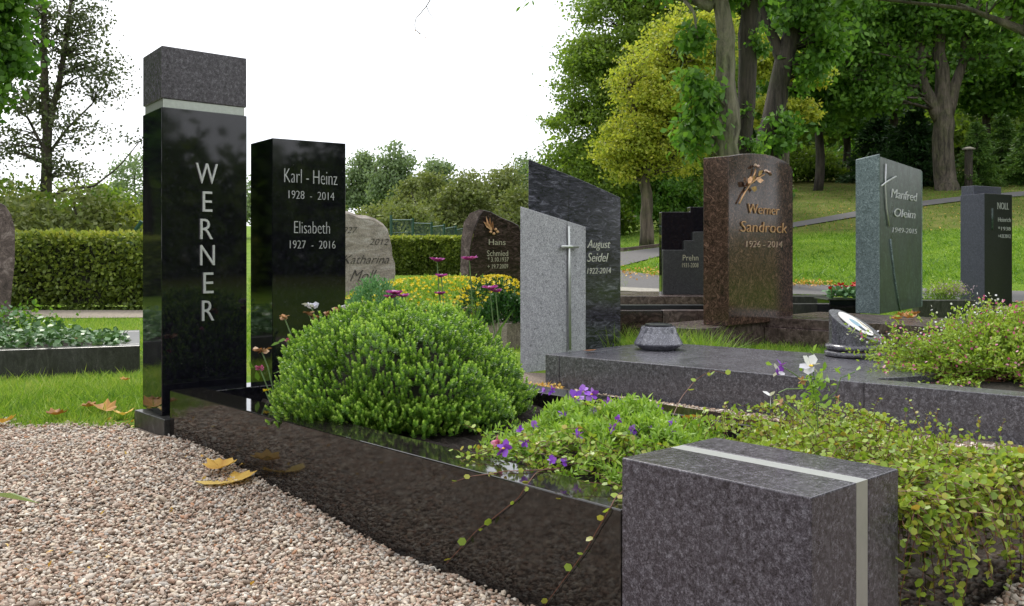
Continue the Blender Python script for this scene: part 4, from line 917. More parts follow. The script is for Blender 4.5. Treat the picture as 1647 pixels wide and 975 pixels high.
inscribe(T, f_, '1949-2015', 1435, 1474, 375, 367, M['letter'], .004, -.01, .1, split=False, proud=.001)
# Noll stele
Pn = col(1584, 8.6); DRn, DLn_ = U2(3300), U2(300); f_ = Face(Pn, DRn); poly = stele_poly(Pn, DRn, 1628, DLn_, 1546)
T = Thing('gravestone', (*Pn, 0), 'blue-black two-stepped stele inscribed NOLL at the right edge', 'gravestone')
def lerp(a_, b_, t_): return a_ + (b_ - a_) * t_
fr = .55
prism(T, 'lower_block', [poly[0], poly[1], lerp(poly[1], poly[2], .45), lerp(poly[0], poly[3], .45)], -.05, zz(311, Pn[1]), M['bluedark'], .003)
prism(T, 'side_panel', [poly[0] - f_.d * .012, poly[0] - f_.d * .0005, lerp(poly[0], poly[3], 1) - f_.d * .0005, poly[3] - f_.d * .012], -.05, zz(311.5, Pn[1]), M['blue'], .002)
q1 = [lerp(poly[0], poly[3], .451), lerp(poly[1], poly[2], .451), poly[2], poly[3]]
prism(T, 'upper_block', q1, -.05, zz(297, Pn[1]), M['blue'], .003)
bar(T, 'cross_groove', f_, [(1596, 335), (1596, 370)], .014, M['green'], -.004)
inscribe(T, f_, 'NOLL', 1604, 1622, 337, 326, M['letter'], .004, -.01, split=False, proud=.001)
for s, yb, yt in [('Heinrich', 357, 350), ('*1938', 371, 365), ('+4.8.2012', 383, 377)]:
    inscribe(T, f_, s, 1605, 1625, yb, yt, M['letter'], .003, -.01, split=False, proud=.001)
# rear kerbs, planter, heather kerb
T = Thing('grave_surround', col(1310, 8.0), 'dark grave border with two ledges left of the red cyclamen', 'grave kerb')
xbox(T, 'kerb_stone', 1262, 1335, 7.9, .12, -.05, .20, M['darkkerb']); xbox(T, 'kerb_stone', 1262, 1335, 8.4, .3, -.05, .24, M['darkkerb'])
T = Thing('planter', col(1357, 7.7), 'black square planter holding red cyclamen beside the green-grey stele', 'planter')
xbox(T, 'box', 1334, 1384, 7.6, .3, .0, .245, M['black'], .004); xbox(T, 'rim', 1331, 1386, 7.58, .34, .2455, .255, M['darkkerb'], .002)
c0 = col(1357, 7.75)
T = Thing('cyclamen', (*c0, .255), 'red-flowered cyclamen with silvery leaves in the black planter', 'flower')
n = 260; ph = np.column_stack([c0[0] + rng.uniform(-.13, .16, n), c0[1] + rng.uniform(-.12, .1, n), .27 + rng.random(n) * .06]); V, r = leaves(ph, rdir(n, .2), .04, .035, RO, upn=1); part(T, 'foliage', V, 6, L_['moss'], r, kind='stuff')
for x, y in [(1337, 465), (1346, 461), (1351, 466), (1352, 459), (1361, 462), (1372, 461), (1375, 457), (1342, 468)]:
    p = col(x, 7.7 + random.uniform(-.05, .1)); z = zz(y, p[1])
    V, Fc = tube([(p[0], p[1], .28), (p[0], p[1], z)], .003, 4); part(T, 'stem', V, Fc, M['stem'])
    bloom(T, 'flower_head', np.array([p[0], p[1], z]), .035, 6, L_['petals_r'], asp=.7, spread=.1)
T = Thing('grave_surround', col(1515, 8.4), 'dark grave border between the green-grey stele and the blue-black stele', 'grave kerb')
xbox(T, 'kerb_stone', 1478, 1570, 8.2, .14, -.05, .215, M['darkkerb']); xbox(T, 'kerb_stone', 1602, 1760, 8.2, .14, -.05, .16, M['brownkerb'])
c0 = col(1518, 8.55); T = Thing('heather_plant', (*c0, .1), 'pale pink heather in the border left of the blue-black stele', 'plant')
n = 900; ph = c0.tolist() + [.25]; ph = np.array(ph) + rng.normal(size=(n, 3)) * [.085, .08, .05]; V, r = leaves(ph, rdir(n, .8), .05, .008, RH, (ph[:, 2] > .25) * .6 + .4 * rng.random(n)); part(T, 'foliage', V, 4, L_['cuphea'], r, kind='stuff')
ph = np.array([c0[0] + .06, c0[1], .29]) + rng.normal(size=(500, 3)) * [.08, .06, .03]; V, r = leaves(ph, rdir(500, .8), .025, .012, RH, rng.random(500) * .6); part(T, 'blossom', V, 4, L_['heather'], r, kind='stuff')
# pinkish kerb with flowers in front of the rough stone
Nn = at(815, 563, .0); T = Thing('grave_surround', (*Nn, 0), 'pinkish granite grave border holding the yellow flowers', 'grave kerb')
def NP(t_, v_): return Nn + UL * t_ + UR * v_
for a_, b_ in ((0, .1), (.102, .7), (.702, 1.3), (1.302, 1.9)):
    prism(T, 'kerb_stone', [NP(a_, 0), NP(b_, 0), NP(b_, .09), NP(a_, .09)], -.05, .172, M['pinkkerb'], .004)
prism(T, 'kerb_stone', [NP(0, .0915), NP(.1, .0915), NP(.1, .9), NP(0, .9)], -.05, .172, M['pinkkerb'], .004)
prism(T, 'kerb_stone', [NP(0, .902), NP(1.9, .902), NP(1.9, 1.0), NP(0, 1.0)], -.05, .172, M['pinkkerb'], .004)
prism(T, 'soil', [NP(.105, .095), NP(1.895, .095), NP(1.895, .897), NP(.105, .897)], -.04, .15, M['soil'], 0)

# ------------------------------------------------------------------ plants
# the dome-shaped bush
bc = GP(.725, .44); bc = np.array([bc[0], bc[1], .13])
T = Thing('evergreen_bush', bc, 'large dense bright green dome-shaped bush filling the front grave', 'bush')
ns_ = 9500
d = rdir(ns_ * 2); d = d[d[:, 2] > -.28][:ns_]; ns_ = len(d)
th = np.arctan2(d[:, 1], d[:, 0]); el = d[:, 2]
lump = .965 + .04 * np.sin(th * 5 + 1) * (1 - el) + .045 * np.sin(th * 9 + el * 7) + .04 * np.sin(el * 13 + th * 4) + rng.normal(size=ns_) * .022
RX = np.array([.405, .41, .34])
d = d / (np.abs(d) ** 2.7).sum(1, keepdims=True) ** (1 / 2.7)
shp = np.sign(d) * np.abs(d) ** np.array([1., 1., .9])
cl = rdir(330); cl = cl[cl[:, 2] > -.35]; dn = unit(d); dot = dn @ cl.T; ci = dot.argmax(1); cd = np.arccos(np.clip(dot.max(1), -1, 1)); coff = rng.normal(size=len(cl)) * .013
lump = lump + coff[ci] - 1.5 * np.clip(cd - .03, 0, .2) ** 1.5
tip = bc + d * RX * lump[:, None]
tip[:, 2] -= .05 * smooth((tip - bc)[:, 0], .05, .42); tip[:, 2] = tip[:, 2]
low = tip[:, 2] < .17; kk = rng.uniform(.80, 1.0, ns_); tip[low, :2] = bc[:2] + (tip[low, :2] - bc[:2]) * kk[low, None]; tip[low, 2] = .165 + rng.uniform(-.03, .05, low.sum())
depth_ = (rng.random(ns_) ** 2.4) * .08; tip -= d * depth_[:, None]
ax = unit(cl[ci] * np.array([.55, .55, .4]) + (dn - cl[ci]) * 1.6 + [0, 0, .62] + rng.normal(size=(ns_, 3)) * .17)
nl = 18; slen = rng.uniform(.020, .031, ns_)
f = np.tile(np.linspace(0, 1, nl), (ns_, 1)); ang = np.tile(np.arange(nl) * 2.4, (ns_, 1)) + rng.random((ns_, 1)) * 6
a1 = unit(np.cross(ax, [.31, .2, .9])); a2 = np.cross(ax, a1)
rad = np.cos(ang)[..., None] * a1[:, None] + np.sin(ang)[..., None] * a2[:, None]
base_ = tip[:, None] - ax[:, None] * (slen[:, None] * (1 - f * .92))[..., None]
Dn = rad * (1.0 - .55 * f)[..., None] + ax[:, None] * (.6 + .7 * f)[..., None]
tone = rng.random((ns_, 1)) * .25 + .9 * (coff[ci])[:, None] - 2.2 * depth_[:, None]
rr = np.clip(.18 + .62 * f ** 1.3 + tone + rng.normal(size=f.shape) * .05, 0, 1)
Pq = base_.reshape(-1, 3); Dq = Dn.reshape(-1, 3); ll = (.0092 - .0022 * f).ravel() * rng.uniform(.85, 1.2, ns_ * nl)
Dq = unit(Dq); Sd = unit(np.cross(Dq, np.repeat(ax, nl, 0))); Nq = np.cross(Sd, Dq)
V = np.stack([Pq, Pq + Dq * ll[:, None] * .5 + Sd * .0033, Pq + Dq * ll[:, None] + Nq * -.001, Pq + Dq * ll[:, None] * .5 - Sd * .0033], 1).reshape(-1, 3)
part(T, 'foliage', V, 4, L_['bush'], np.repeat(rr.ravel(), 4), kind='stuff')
acc = Acc()
for i in range(70):
    dd = rdir(1, .5)[0]; dd[2] = abs(dd[2]); acc.add(*tube([bc + [0, 0, -.03], bc + dd * RX * .45, bc + dd * RX * .85], [.008, .005, .002], 5))
part(T, 'branches', *acc.out(), M['bark'])
V = []; Fc = []; nn, mm_ = 26, 14
for i in range(mm_):
    for j in range(nn):
        e_, a_ = math.pi / 2 * i / (mm_ - 1), 2 * math.pi * j / nn
        k_ = .68 + .03 * math.sin(5 * a_ + 3 * e_); V.append(bc + RX * k_ * [math.cos(e_) * math.cos(a_), math.cos(e_) * math.sin(a_), math.sin(e_)])
for i in range(mm_ - 1):
    for j in range(nn): Fc.append((i * nn + j, i * nn + (j + 1) % nn, (i + 1) * nn + (j + 1) % nn, (i + 1) * nn + j))
part(T, 'shaded_twig_core', V, Fc, M['twigcore'])

def grave_leaf(px, py, dy): pass
# soft petunia plant
c0 = GP(1.62, .42); T = Thing('trailing_petunia', (*c0, .11), 'light green trailing plant with small violet trumpet flowers beside the corner block', 'flower')
n = 900; u_ = rng.normal(size=(n, 2)) * .5; u_ = u_[(u_ ** 2).sum(1) < 1.2]; n = len(u_)
bp = c0[None] - UL[None] * (u_[:, :1] * .33) + UR[None] * (u_[:, 1:] * .27)
hz = .135 + .09 * np.clip(1 - (u_ ** 2).sum(1), 0, 1) + .028 * np.sin(u_[:, 0] * 7 + 1) * np.sin(u_[:, 1] * 8) + rng.random(n) * .03
nl = 13; f = np.tile(np.linspace(0, 1, nl), (n, 1)); ax = rdir(n, 1.1); sl_ = rng.uniform(.035, .06, n)
base_ = np.column_stack([bp, hz])[:, None] - ax[:, None] * (sl_[:, None] * (1 - f))[..., None]
ang = np.tile(np.arange(nl) * 2.4, (n, 1)) + rng.random((n, 1)) * 6; a1 = unit(np.cross(ax, [.31, .2, .9])); a2 = np.cross(ax, a1)
Dn = np.cos(ang)[..., None] * a1[:, None] + np.sin(ang)[..., None] * a2[:, None] + ax[:, None] * (.5 + .6 * f)[..., None]
V, r = leaves(base_.reshape(-1, 3), Dn.reshape(-1, 3), .021, .0065, RH, np.clip(rng.random(n * nl) * .6 + .4 * f.ravel(), 0, 1), upn=1)
part(T, 'foliage', V, 4, L_['petunia'], r, kind='stuff')
def flower(T, px, py, Y, r_, m_, n=5, up=(0, -.7, .5), asp=.95, name='flower_head', eye=None):
    p = col(px, Y); c_ = np.array([p[0], p[1], zz(py, Y)]); o = bloom(T, name, c_, r_, n, m_, up, RO, asp, .9)
    if eye:
        V, Fc = lathe(c_ + unit(np.array(up, float)) * r_ * .2, [(r_ * .16, -r_ * .06), (r_ * .18, 0), (r_ * .05, r_ * .08)], 8); part(T, 'flower_eye', V, Fc, M[eye])
    return o
M['eye'] = plain('yellow_flower_eye', (.75, .5, .03), .6)
for px, py, Y, r_ in [(927, 640, 2.45, .020), (953, 635, 2.5, .016), (938, 628, 2.52, .012), (1001, 652, 2.4, .015), (978, 647, 2.45, .011), (888, 628, 2.6, .012), (1043, 673, 2.3, .011), (1018, 692, 2.2, .012), (1022, 697, 2.2, .010), (1082, 681, 2.25, .009), (1083, 699, 2.2, .011), (858, 684, 2.35, .010), (836, 691, 2.3, .009), (1, 1, 1, 0), (888, 741, 2.0, .009), (908, 743, 2.0, .008), (812, 722, 2.1, .017), (995, 675, 2.2, .009), (905, 665, 2.35, .012), (960, 660, 2.4, .013), (1060, 660, 2.35, .011), (985, 690, 2.2, .011), (845, 712, 2.15, .011), (930, 700, 2.15, .012), (1050, 690, 2.2, .010), (875, 630, 2.6, .009)]:
    if r_: flower(T, px, py, Y - .06, r_ * 1.35, L_['petals_v'], 5, (rng.normal() * .4, -.7, .5), eye='eye' if r_ > .015 else None)
for px, py in [(799, 708), (801, 717), (797, 714)]: flower(T, px, py, 2.1, .014, L_['petals_k'], 3, (rng.normal() * .5, -.8, .2))

# wire vine: strands with round leaves
def strand(p0, d0, L0, step=.012, wob=.35, grav=0, floor=None, clampf=None):
    pts = [np.array(p0, float)]; d = unit(np.array(d0, float))
    for i in range(int(L0 / step)):
        d = unit(d + rng.normal(size=3) * wob * .4 + [0, 0, -grav]); q = pts[-1] + d * step
        if clampf is not None: q = clampf(q)
        pts.append(q)
    return np.array(pts)
T = Thing('wire_vine', (*GP(2.0, .65), .1), 'creeping wire vine with tiny round leaves and red stems spilling over the grave edge', 'creeper')
acc = Acc(); LP = []; LD = []; LR = []; LS = []
def inside(q):
    rel = q[:2] - K; t_ = -rel @ UL; v_ = rel @ UR
    return t_, v_
def clampA(q):
    t_, v_ = inside(q); q = q.copy()
    if t_ < 2.375 and v_ < GW + .02:                                     # lies on soil and kerb tops
        q[2] = max(q[2], .12 if t_ < 2.24 else .166)
        if B0 - .02 < t_ < B1 + .01 and v_ < bw + .012: q[2] = max(q[2], zb + .006) if q[2] > .2 else q[2]
    q[2] = min(q[2], .215 + .03 * math.sin(q[0] * 11) + .02 * math.sin(q[1] * 17))
    return q
for i in range(980):
    t_ = rng.uniform(1.78, 2.34); v_ = rng.uniform(.30, .97)
    if i % 5 == 0: t_ = rng.uniform(1.45, 2.0); v_ = rng.uniform(.10, .6)
    if t_ < 1.95 and v_ < .55 and i % 5: t_ += .2
    p = GP(t_, v_); s = strand((*p, rng.uniform(.13, .21)), (*(rng.normal(size=2)), .25), rng.uniform(.08, .22), clampf=clampA)
    acc.add(*tube(s, .0008, 3)); k_ = s[1::1]
    LP.append(k_); LD.append(rdir(len(k_), .5)); LR.append(np.clip(rng.normal(.5, .2, len(k_)), 0, 1)); LS.append(rng.uniform(.007, .0135, len(k_)))
# strands spilling over the end kerb and hanging
for i in range(175):
    v_ = rng.uniform(.29, 1.02); p = GP(2.35, v_); s = strand((*p, .185), (*(-UL + rng.normal(size=2) * .5), .1), .05, step=.012)
    lim = rng.uniform(.02, .12) if i % 3 else rng.uniform(.08, .24); h_ = strand(s[-1], (*(-UL * .4 + rng.normal(size=2) * .4), -.5), lim, grav=.2, step=.012)
    s = np.vstack([s, h_[1:]]); 
    for q in s:
        tt, vv = inside(q)
        if tt < 2.368 and q[2] < .16: q[:2] += -UL * (2.368 - tt)
    acc.add(*tube(s, .0009, 3)); LP.append(s[1:]); LD.append(rdir(len(s) - 1, .1)); LR.append(np.clip(rng.normal(.6, .2, len(s) - 1), 0, 1)); LS.append(rng.uniform(.010, .017, len(s) - 1))
# taller sprigs sticking up
for i in range(70):
    t_ = rng.uniform(1.75, 2.3); v_ = rng.uniform(.45, .98); s = strand((*GP(t_, v_), .2), (rng.normal() * .4, rng.normal() * .4, 1), rng.uniform(.04, .09), step=.01)
    acc.add(*tube(s, .0008, 3)); LP.append(s[1:]); LD.append(rdir(len(s) - 1, .3)); LR.append(np.clip(rng.normal(.55, .2, len(s) - 1), 0, 1)); LS.append(rng.uniform(.006, .011, len(s) - 1))
part(T, 'stems', *acc.out(), M['stem'])
LP, LD, LR, LS = map(np.concatenate, (LP, LD, LR, LS))
V, r = leaves(LP, LD, LS * 1.15, LS, RO, LR, upn=1.2); part(T, 'foliage', V, 6, L_['wire'], r, kind='stuff')
# long tendrils over the black kerb
def tendril(label, path, lv, r0=.0013):
    """path: (column,row,offset) points lying just in front of the kerb face or on top"""
    T = Thing('vine_tendril', path[0], label, 'creeper', 'long wire vine tendrils'); P_ = np.array(path)
    tt = np.linspace(0, len(P_) - 1, len(P_) * 6); sp = np.column_stack([np.interp(tt, range(len(P_)), P_[:, i]) for i in range(3)])
    for _ in range(3): sp[1:-1] = (sp[:-2] + sp[1:-1] * 2 + sp[2:]) / 4
    V, Fc = tube(sp, np.linspace(r0, r0 * .5, len(sp)), 5); part(T, 'stem', V, Fc, M['stem'])
    for f, side, sz in lv:
        p = sp[int(f * (len(sp) - 1))]; D = np.array([[side * .8 + rng.normal() * .2, -.15, rng.normal() * .35]])
        V, r = leaves(p[None], D, sz * 1.1, sz, RO, np.array([rng.uniform(.4, .9)]), upn=None); part(T, 'leaf', V, 6, L_['wire'], r)
fk_ = Face(K, -UL)                       # the long outer kerb face
def onk(px, py, out=.006): return fk_.pt(*fk_.uz(px, py), out)
def ont(px, py, z=.163): p = at(px, py, z); return np.array([p[0], p[1], z])
fk_.n = -UR
tendril('long bare-stemmed tendril hanging left of centre down the black kerb to the gravel', [ont(885, 752), ont(862, 760), onk(850, 782, .008), onk(838, 800), onk(815, 818), onk(790, 838), onk(770, 852), onk(745, 880), onk(722, 905)], [(.22, -1, .014), (.3, 1, .010), (.42, -1, .009), (.62, -1, .017), (.74, 1, .012), (.84, -1, .018), (.98, -1, .015)])
tendril('tendril hanging down the black kerb close to the corner block', [ont(1002, 790), ont(990, 800, .168), onk(985, 818, .008), onk(965, 850), onk(945, 885), onk(915, 925), onk(880, 972)], [(.12, -1, .015), (.16, 1, .014), (.34, -1, .014), (.42, -1, .013), (.58, -1, .014), (.7, -1, .011), (.8, -1, .016), (.98, -1, .013)])
tendril('short tendril lying across the kerb top near the pink flower', [ont(900, 754), ont(850, 757), ont(810, 758), ont(790, 762), onk(762, 765, .01), onk(735, 775, .014)], [(.3, 1, .012), (.5, -1, .012), (.65, 1, .013), (.8, -1, .013), (.97, -1, .011)])
Y = 2.45
tendril('arching tendril rising in front of the grey slab', [np.array([*col(1072, 2.15), zz(715, 2.15)]), np.array([*col(1078, 2.25), zz(680, 2.25)]), np.array([*col(1095, 2.35), zz(640, 2.35)]), np.array([*col(1120, 2.4), zz(610, 2.4)]), np.array([*col(1145, 2.4), zz(595, 2.4)]), np.array([*col(1175, 2.4), zz(603, 2.4)])],
        [(.35, 1, .012), (.5, 1, .016), (.6, -1, .014), (.75, 1, .010), (.85, -1, .017), (.97, 1, .014)])

# viola plant with white flowers
Y = 2.1; T = Thing('viola_plant', (*col(1315, 2.1), .14), 'leggy viola with white and lilac blossoms rising above the wire vine', 'flower')
def p3(px, py, Y_=2.1): q = col(px, Y_); return np.array([q[0], q[1], zz(py, Y_)])
acc = Acc()
for pts in [[(1316, 690), (1313, 650), (1305, 615), (1303, 600)], [(1305, 620), (1275, 600), (1262, 592)], [(1312, 655), (1345, 630), (1352, 608), (1375, 598)], [(1310, 615), (1307, 580), (1307, 565)], [(1300, 625), (1265, 626), (1252, 632)], [(1318, 700), (1285, 665), (1260, 645)], [(1312, 650), (1330, 640), (1350, 641)]]:
    acc.add(*tube([p3(*q) for q in pts], .0014, 5))
part(T, 'stems', *acc.out(), M['gstem'])
n = 70; ph = np.array([p3(1308 + rng.normal() * 14, 625 + rng.normal() * 17, 2.1 + rng.normal() * .02) for _ in range(n)]); V, r = leaves(ph, rdir(n, .2), .022, .010, LO, .3 + .5 * rng.random(n), upn=.6); part(T, 'foliage', V, 6, L_['petunia'], r, kind='stuff')
for x, y in [(1352, 602), (1377, 596), (1364, 600), (1308, 566), (1312, 572), (1242, 587)]:
    V, r = leaves(p3(x, y)[None], rdir(1, .3), .02, .009, LO, np.array([.7])); part(T, 'leaf', V, 6, L_['petunia'], r)
flower(T, 1303, 588, 2.08, .027, L_['petals_w'], 6, (.1, -1, .15), 1.0, eye='eye'); flower(T, 1257, 588, 2.1, .023, L_['petals_v'], 3, (-.9, -.3, .1), .8); flower(T, 1253, 597, 2.1, .02, L_['petals_w'], 3, (-.8, -.5, -.2), .8)
flower(T, 1240, 637, 2.1, .022, L_['petals_w'], 3, (-.8, -.3, -.1), .5); flower(T, 1290, 612, 2.08, .012, L_['petals_o'], 5, (0, -.8, .2)); flower(T, 1347, 642, 2.1, .013, L_['petals_o'], 4, (.5, -.5, .2)); flower(T, 1255, 648, 2.1, .010, L_['petals_o'], 5, (0, -.8, .2))

# fine-leaved shrub with pink flowers on the slab
c0 = col(1610, 3.95); T = Thing('pink_flowering_shrub', (*c0, .105), 'feathery yellow-green shrub with tiny pink flowers on the grey slab', 'shrub')
Vv = []; Rr = []; acc = Acc(); tips = []
for i in range(620):
    a_ = rng.random() * 6.28; e_ = rng.uniform(.12, 1.45) * (.72 if math.cos(a_) < -.3 else 1); Lb = rng.uniform(.34, .62) * (1 - .36 * math.sin(e_)) * (1.0 if math.cos(a_) > -.2 else .95)
    d0 = np.array([math.cos(a_) * math.cos(e_) * 1.0, math.sin(a_) * math.cos(e_) * .75, math.sin(e_) * .85])
    b_ = np.array([c0[0], c0[1], .11]) + rng.normal(size=3) * [.14, .09, .0]
    s = np.array([b_ + d0 * Lb * f_2 - [0, 0, .06 * f_2 ** 2 * math.cos(e_)] for f_2 in np.linspace(0, 1, 7)]); acc.add(*tube(s, np.linspace(.002, .0008, 7), 3))
    m_ = 46; f2 = .25 + .75 * rng.random(m_) ** .8; pp_ = np.column_stack([np.interp(f2, np.linspace(0, 1, 7), s[:, j]) for j in range(3)]) + rng.normal(size=(m_, 3)) * .009
    V, r = leaves(pp_, d0 * .8 + rng.normal(size=(m_, 3)) * .7, .018, .0095, RH, np.clip(.1 + .7 * f2 + rng.normal(size=m_) * .15, 0, 1)); Vv.append(V); Rr.append(r); tips.append(s[-1]); tips.append(s[-2])
part(T, 'branches', *acc.out(), M['stem']); part(T, 'foliage', np.vstack(Vv), 4, L_['cuphea'], np.concatenate(Rr), kind='stuff')
tips = np.array(tips); tk = tips[rng.random(len(tips)) < .24]; D = rdir(len(tk) * 4); tkk = np.repeat(tk, 4, 0)
V, r = leaves(tkk + rng.normal(size=tkk.shape) * .012, D, .012, .010, RO); part(T, 'blossom', V, 6, L_['petals_k'], r, kind='stuff')
tk = tips[(tips[:, 1] > c0[1] + .08) & (tips[:, 2] > .2)]; tkk = np.repeat(tk, 4, 0); V, r = leaves(tkk + rng.normal(size=tkk.shape) * .015, rdir(len(tkk)), .011, .010, RO); part(T, 'white_blossom', V, 6, L_['petals_w'], r, kind='stuff')

# mound plants behind the bush
def mound(name, label, cat, c, rx, ry, rz, n, ls, lw, leaf, shape=RH, up=.5, flowers=None):
    T = Thing(name, (c[0], c[1], .15), label, cat); d = rdir(n, .3); d = d[d[:, 2] > 0]; n = len(d)
    rad_ = (.75 + .25 * rng.random(n)) * (1 + .1 * np.sin(8 * np.arctan2(d[:, 1], d[:, 0]))); p = np.array([c[0], c[1], .15]) + d * [rx, ry, rz] * rad_[:, None]
    V, r = leaves(p, d + rdir(n, up), rng.uniform(.7, 1.3, n) * ls, lw * rng.uniform(.8, 1.2, n), shape); part(T, 'foliage', V, len(shape), leaf, r, kind='stuff')
    if flowers:
        m_, nf, fr_ = flowers; d2 = rdir(nf, .5); d2 = d2[d2[:, 2] > .1]; nf = len(d2); q = np.array([c[0], c[1], .15]) + d2 * [rx, ry, rz] * 1.06
        qq = np.repeat(q, 5, 0); th = np.tile(np.arange(5) * 1.2566, nf); D = np.column_stack([np.cos(th), np.sin(th) * .8 - .2, np.sin(th) * .6 + .1])
        V, r = leaves(qq, D, fr_, fr_ * .8, RO); part(T, 'blossom', V, 6, m_, r, kind='stuff')
    return T
mound('yellow_flower_cushion', 'wide cushion of small yellow flowers behind the green bush', 'flower', NP(1.15, .40), .80, .50, .28, 9000, .032, .012, L_['petunia'], flowers=(L_['petals_y'], 1150, .015))
mound('yellow_flower_cushion', 'smaller clump of yellow flowers left of the light grey stele', 'flower', NP(.45, .30), .30, .28, .30, 3000, .03, .012, L_['dark'], flowers=(L_['petals_y'], 330, .015))
mound('moss_like_plant', 'soft blue-green cushion plant in front of the rough natural stone', 'plant', col(603, 6.6), .20, .2, .29, 3500, .03, .012, L_['moss'])
mound('dark_leaved_shrub', 'dark green shrublet above the pinkish kerb', 'shrub', NP(.16, .13), .17, .17, .20, 4000, .025, .016, L_['dark'], LO)
# strap leaves
T = Thing('strap_leaved_plant', (*col(722, 5.2), .15), 'tuft of long upright green leaves behind the bush', 'plant')
n = 110; b_ = np.column_stack([col(700, 4.6)[0] + rng.normal(size=n) * .10, 4.6 + rng.normal(size=n) * .05, np.full(n, .12)]); D = rdir(n, 1.6)
V, r = leaves(b_, D + [.15, 0, 0], rng.uniform(.16, .3, n), .012, LO, .4 + .5 * rng.random(n)); part(T, 'foliage', V, 6, L_['bright'], r, kind='stuff')
# magenta daisies
T = Thing('magenta_daisy', (*col(720, 4.7), .15), 'tall magenta daisies standing above the green bush', 'flower')
for px, py, r_, Y in [(703, 421, .033, 4.6), (710, 446, .028, 4.6), (755, 419, .037, 4.8), (634, 474, .036, 4.5), (628, 480, .03, 4.5), (648, 478, .028, 4.5), (707, 474, .025, 4.6), (788, 466, .036, 4.8), (797, 470, .03, 4.8)]:
    p = col(px, Y); z = zz(py, Y); V, Fc = tube([(p[0] + .04, p[1], .12), (p[0] + .015, p[1], (z + .12) / 2), (p[0], p[1], z)], .003, 5); part(T, 'stem', V, Fc, M['gstem'])
    r_ *= 1.3; c_ = np.array([p[0], p[1], z]); n = 26; th = np.linspace(0, 6.28, n); D = np.column_stack([np.cos(th), np.sin(th), .35 + .3 * rng.random(n)])
    V, r = leaves(np.tile(c_, (n, 1)), D, r_, r_ * .32, LO, upn=1); part(T, 'flower_head', V, 6, L_['petals_p'], r)
# withered carnations left of the bush
T = Thing('withered_roses', (*col(470, 3.35), .13), 'withered orange and cream roses between bush and black stele', 'flower')
for px, py, r_, m_, Y in [(421, 566, .026, 'petals_o', 3.1), (458, 513, .022, 'petals_o', 3.25), (500, 493, .030, 'petals_w', 3.35), (497, 506, .022, 'petals_o', 3.35), (507, 512, .02, 'petals_o', 3.35), (530, 506, .026, 'petals_o', 3.4), (545, 500, .024, 'petals_o', 3.4), (553, 495, .018, 'petals_w', 3.4), (566, 507, .024, 'petals_o', 3.4), (460, 548, .014, 'petals_k', 3.2), (418, 593, .018, 'petals_k', 3.1), (427, 629, .010, 'petals_y', 2.95)]:
    p = col(px, Y); z = zz(py, Y); V, Fc = tube([(p[0] + .05, p[1], .12), (p[0] + .02, p[1], z - .05), (p[0], p[1], z)], .0025, 5); part(T, 'stem', V, Fc, M['gstem'])
    c_ = np.array([p[0], p[1], z]); n = 16; th = rng.random(n) * 6.28; D = np.column_stack([np.cos(th), np.sin(th), .2 + .5 * rng.random(n)])
    V, r = leaves(c_ + rng.normal(size=(n, 3)) * r_ * .15, D, r_ * rng.uniform(.7, 1.1, n), r_ * .7, LO, upn=1); part(T, 'flower_head', V, 6, L_[m_], r)
for px, py in [(450, 552), (446, 551), (408, 592), (412, 597), (440, 600), (470, 527)]:
    V, r = leaves(np.array([[*col(px, 3.15), zz(py, 3.15)]]), rdir(1, .1), .035, .018, LO, np.array([.6])); part(T, 'leaf', V, 6, L_['bright'], r)

# ------------------------------------------------------------------ grass
def blades(n, sampler, h, wd, leaf='grass', lo=0, hi=1, name='grass', lean=.45):
    X, Y_ = sampler(n); n = len(X); z = terr(X, Y_); P_ = np.column_stack([X, Y_, z - .003]); D = rdir(n, 0) * lean + [0, 0, 1.]
    D = unit(D); hh = h * rng.uniform(.5, 1.3, n); sd_ = unit(np.cross(D, rng.normal(size=(n, 3)))); bend = rng.normal(size=(n, 3)) * .35 * hh[:, None]; bend[:, 2] = -np.abs(bend[:, 2]) * .4
    V = np.stack([P_ - sd_ * wd / 2, P_ + sd_ * wd / 2, P_ + D * hh[:, None] + bend], 1).reshape(-1, 3)
    big = np.sin(X * .9 + 2 * np.sin(Y_ * .7)) * np.sin(Y_ * 1.1 + X * .4); patch = .5 + .2 * big + .25 * np.sin(X * 3.1 + 1.3 * np.sin(Y_ * 2.3)) * np.sin(Y_ * 2.7) + .25 * np.sin(X * 19 + 2 * np.sin(Y_ * 13)) * np.sin(Y_ * 16 + X * 5)
    r = np.repeat(np.clip(lo + (hi - lo) * (rng.random(n) * .75 + .5 * patch - .12), 0, 1), 3)
    o = raw(name, V, 3, L_[leaf], rnd=r); o['kind'] = 'stuff'; return o
def kv(X, Y_): rel = np.column_stack([X, Y_]) - K; return -(rel @ UL), rel @ UR
def seg(px0, px1, Y0, Y1, bias=1.0):
    def f(n):
        Y_ = Y0 + (Y1 - Y0) * rng.random(n) ** bias; px = rng.uniform(px0, px1, n); return (px - CX) / F * Y_, Y_
    return f
def left_near(n):
    Y_ = 3.25 + 1.5 * rng.random(n); px = rng.uniform(-420, 262, n); X = (px - CX) / F * Y_
    edge = 3.34 + .06 * np.sin(X * 9) + .05 * np.sin(X * 23); t_, v_ = kv(X, Y_)
    k_ = (Y_ > edge + rng.normal(size=n) * .03) & ~((v_ > -.08) & (t_ > -.45)); 
    rel = np.column_stack([X, Y_]) - la; k_ &= ~((rel @ dl > 0) & (rel @ dv > -.0))
    return X[k_], Y_[k_]
blades(60000, left_near, .045, .005, hi=1); blades(4500, left_near, .075, .008, lean=.8, hi=1)
def left_mid(n):
    X, Y_ = seg(-420, 430, 4.8, 8.9)(n); rel = np.column_stack([X, Y_]) - la; k_ = ~((rel @ dl > -.02) & (rel @ dv > -.02) & (rel @ dv < 1.07)); return X[k_], Y_[k_]
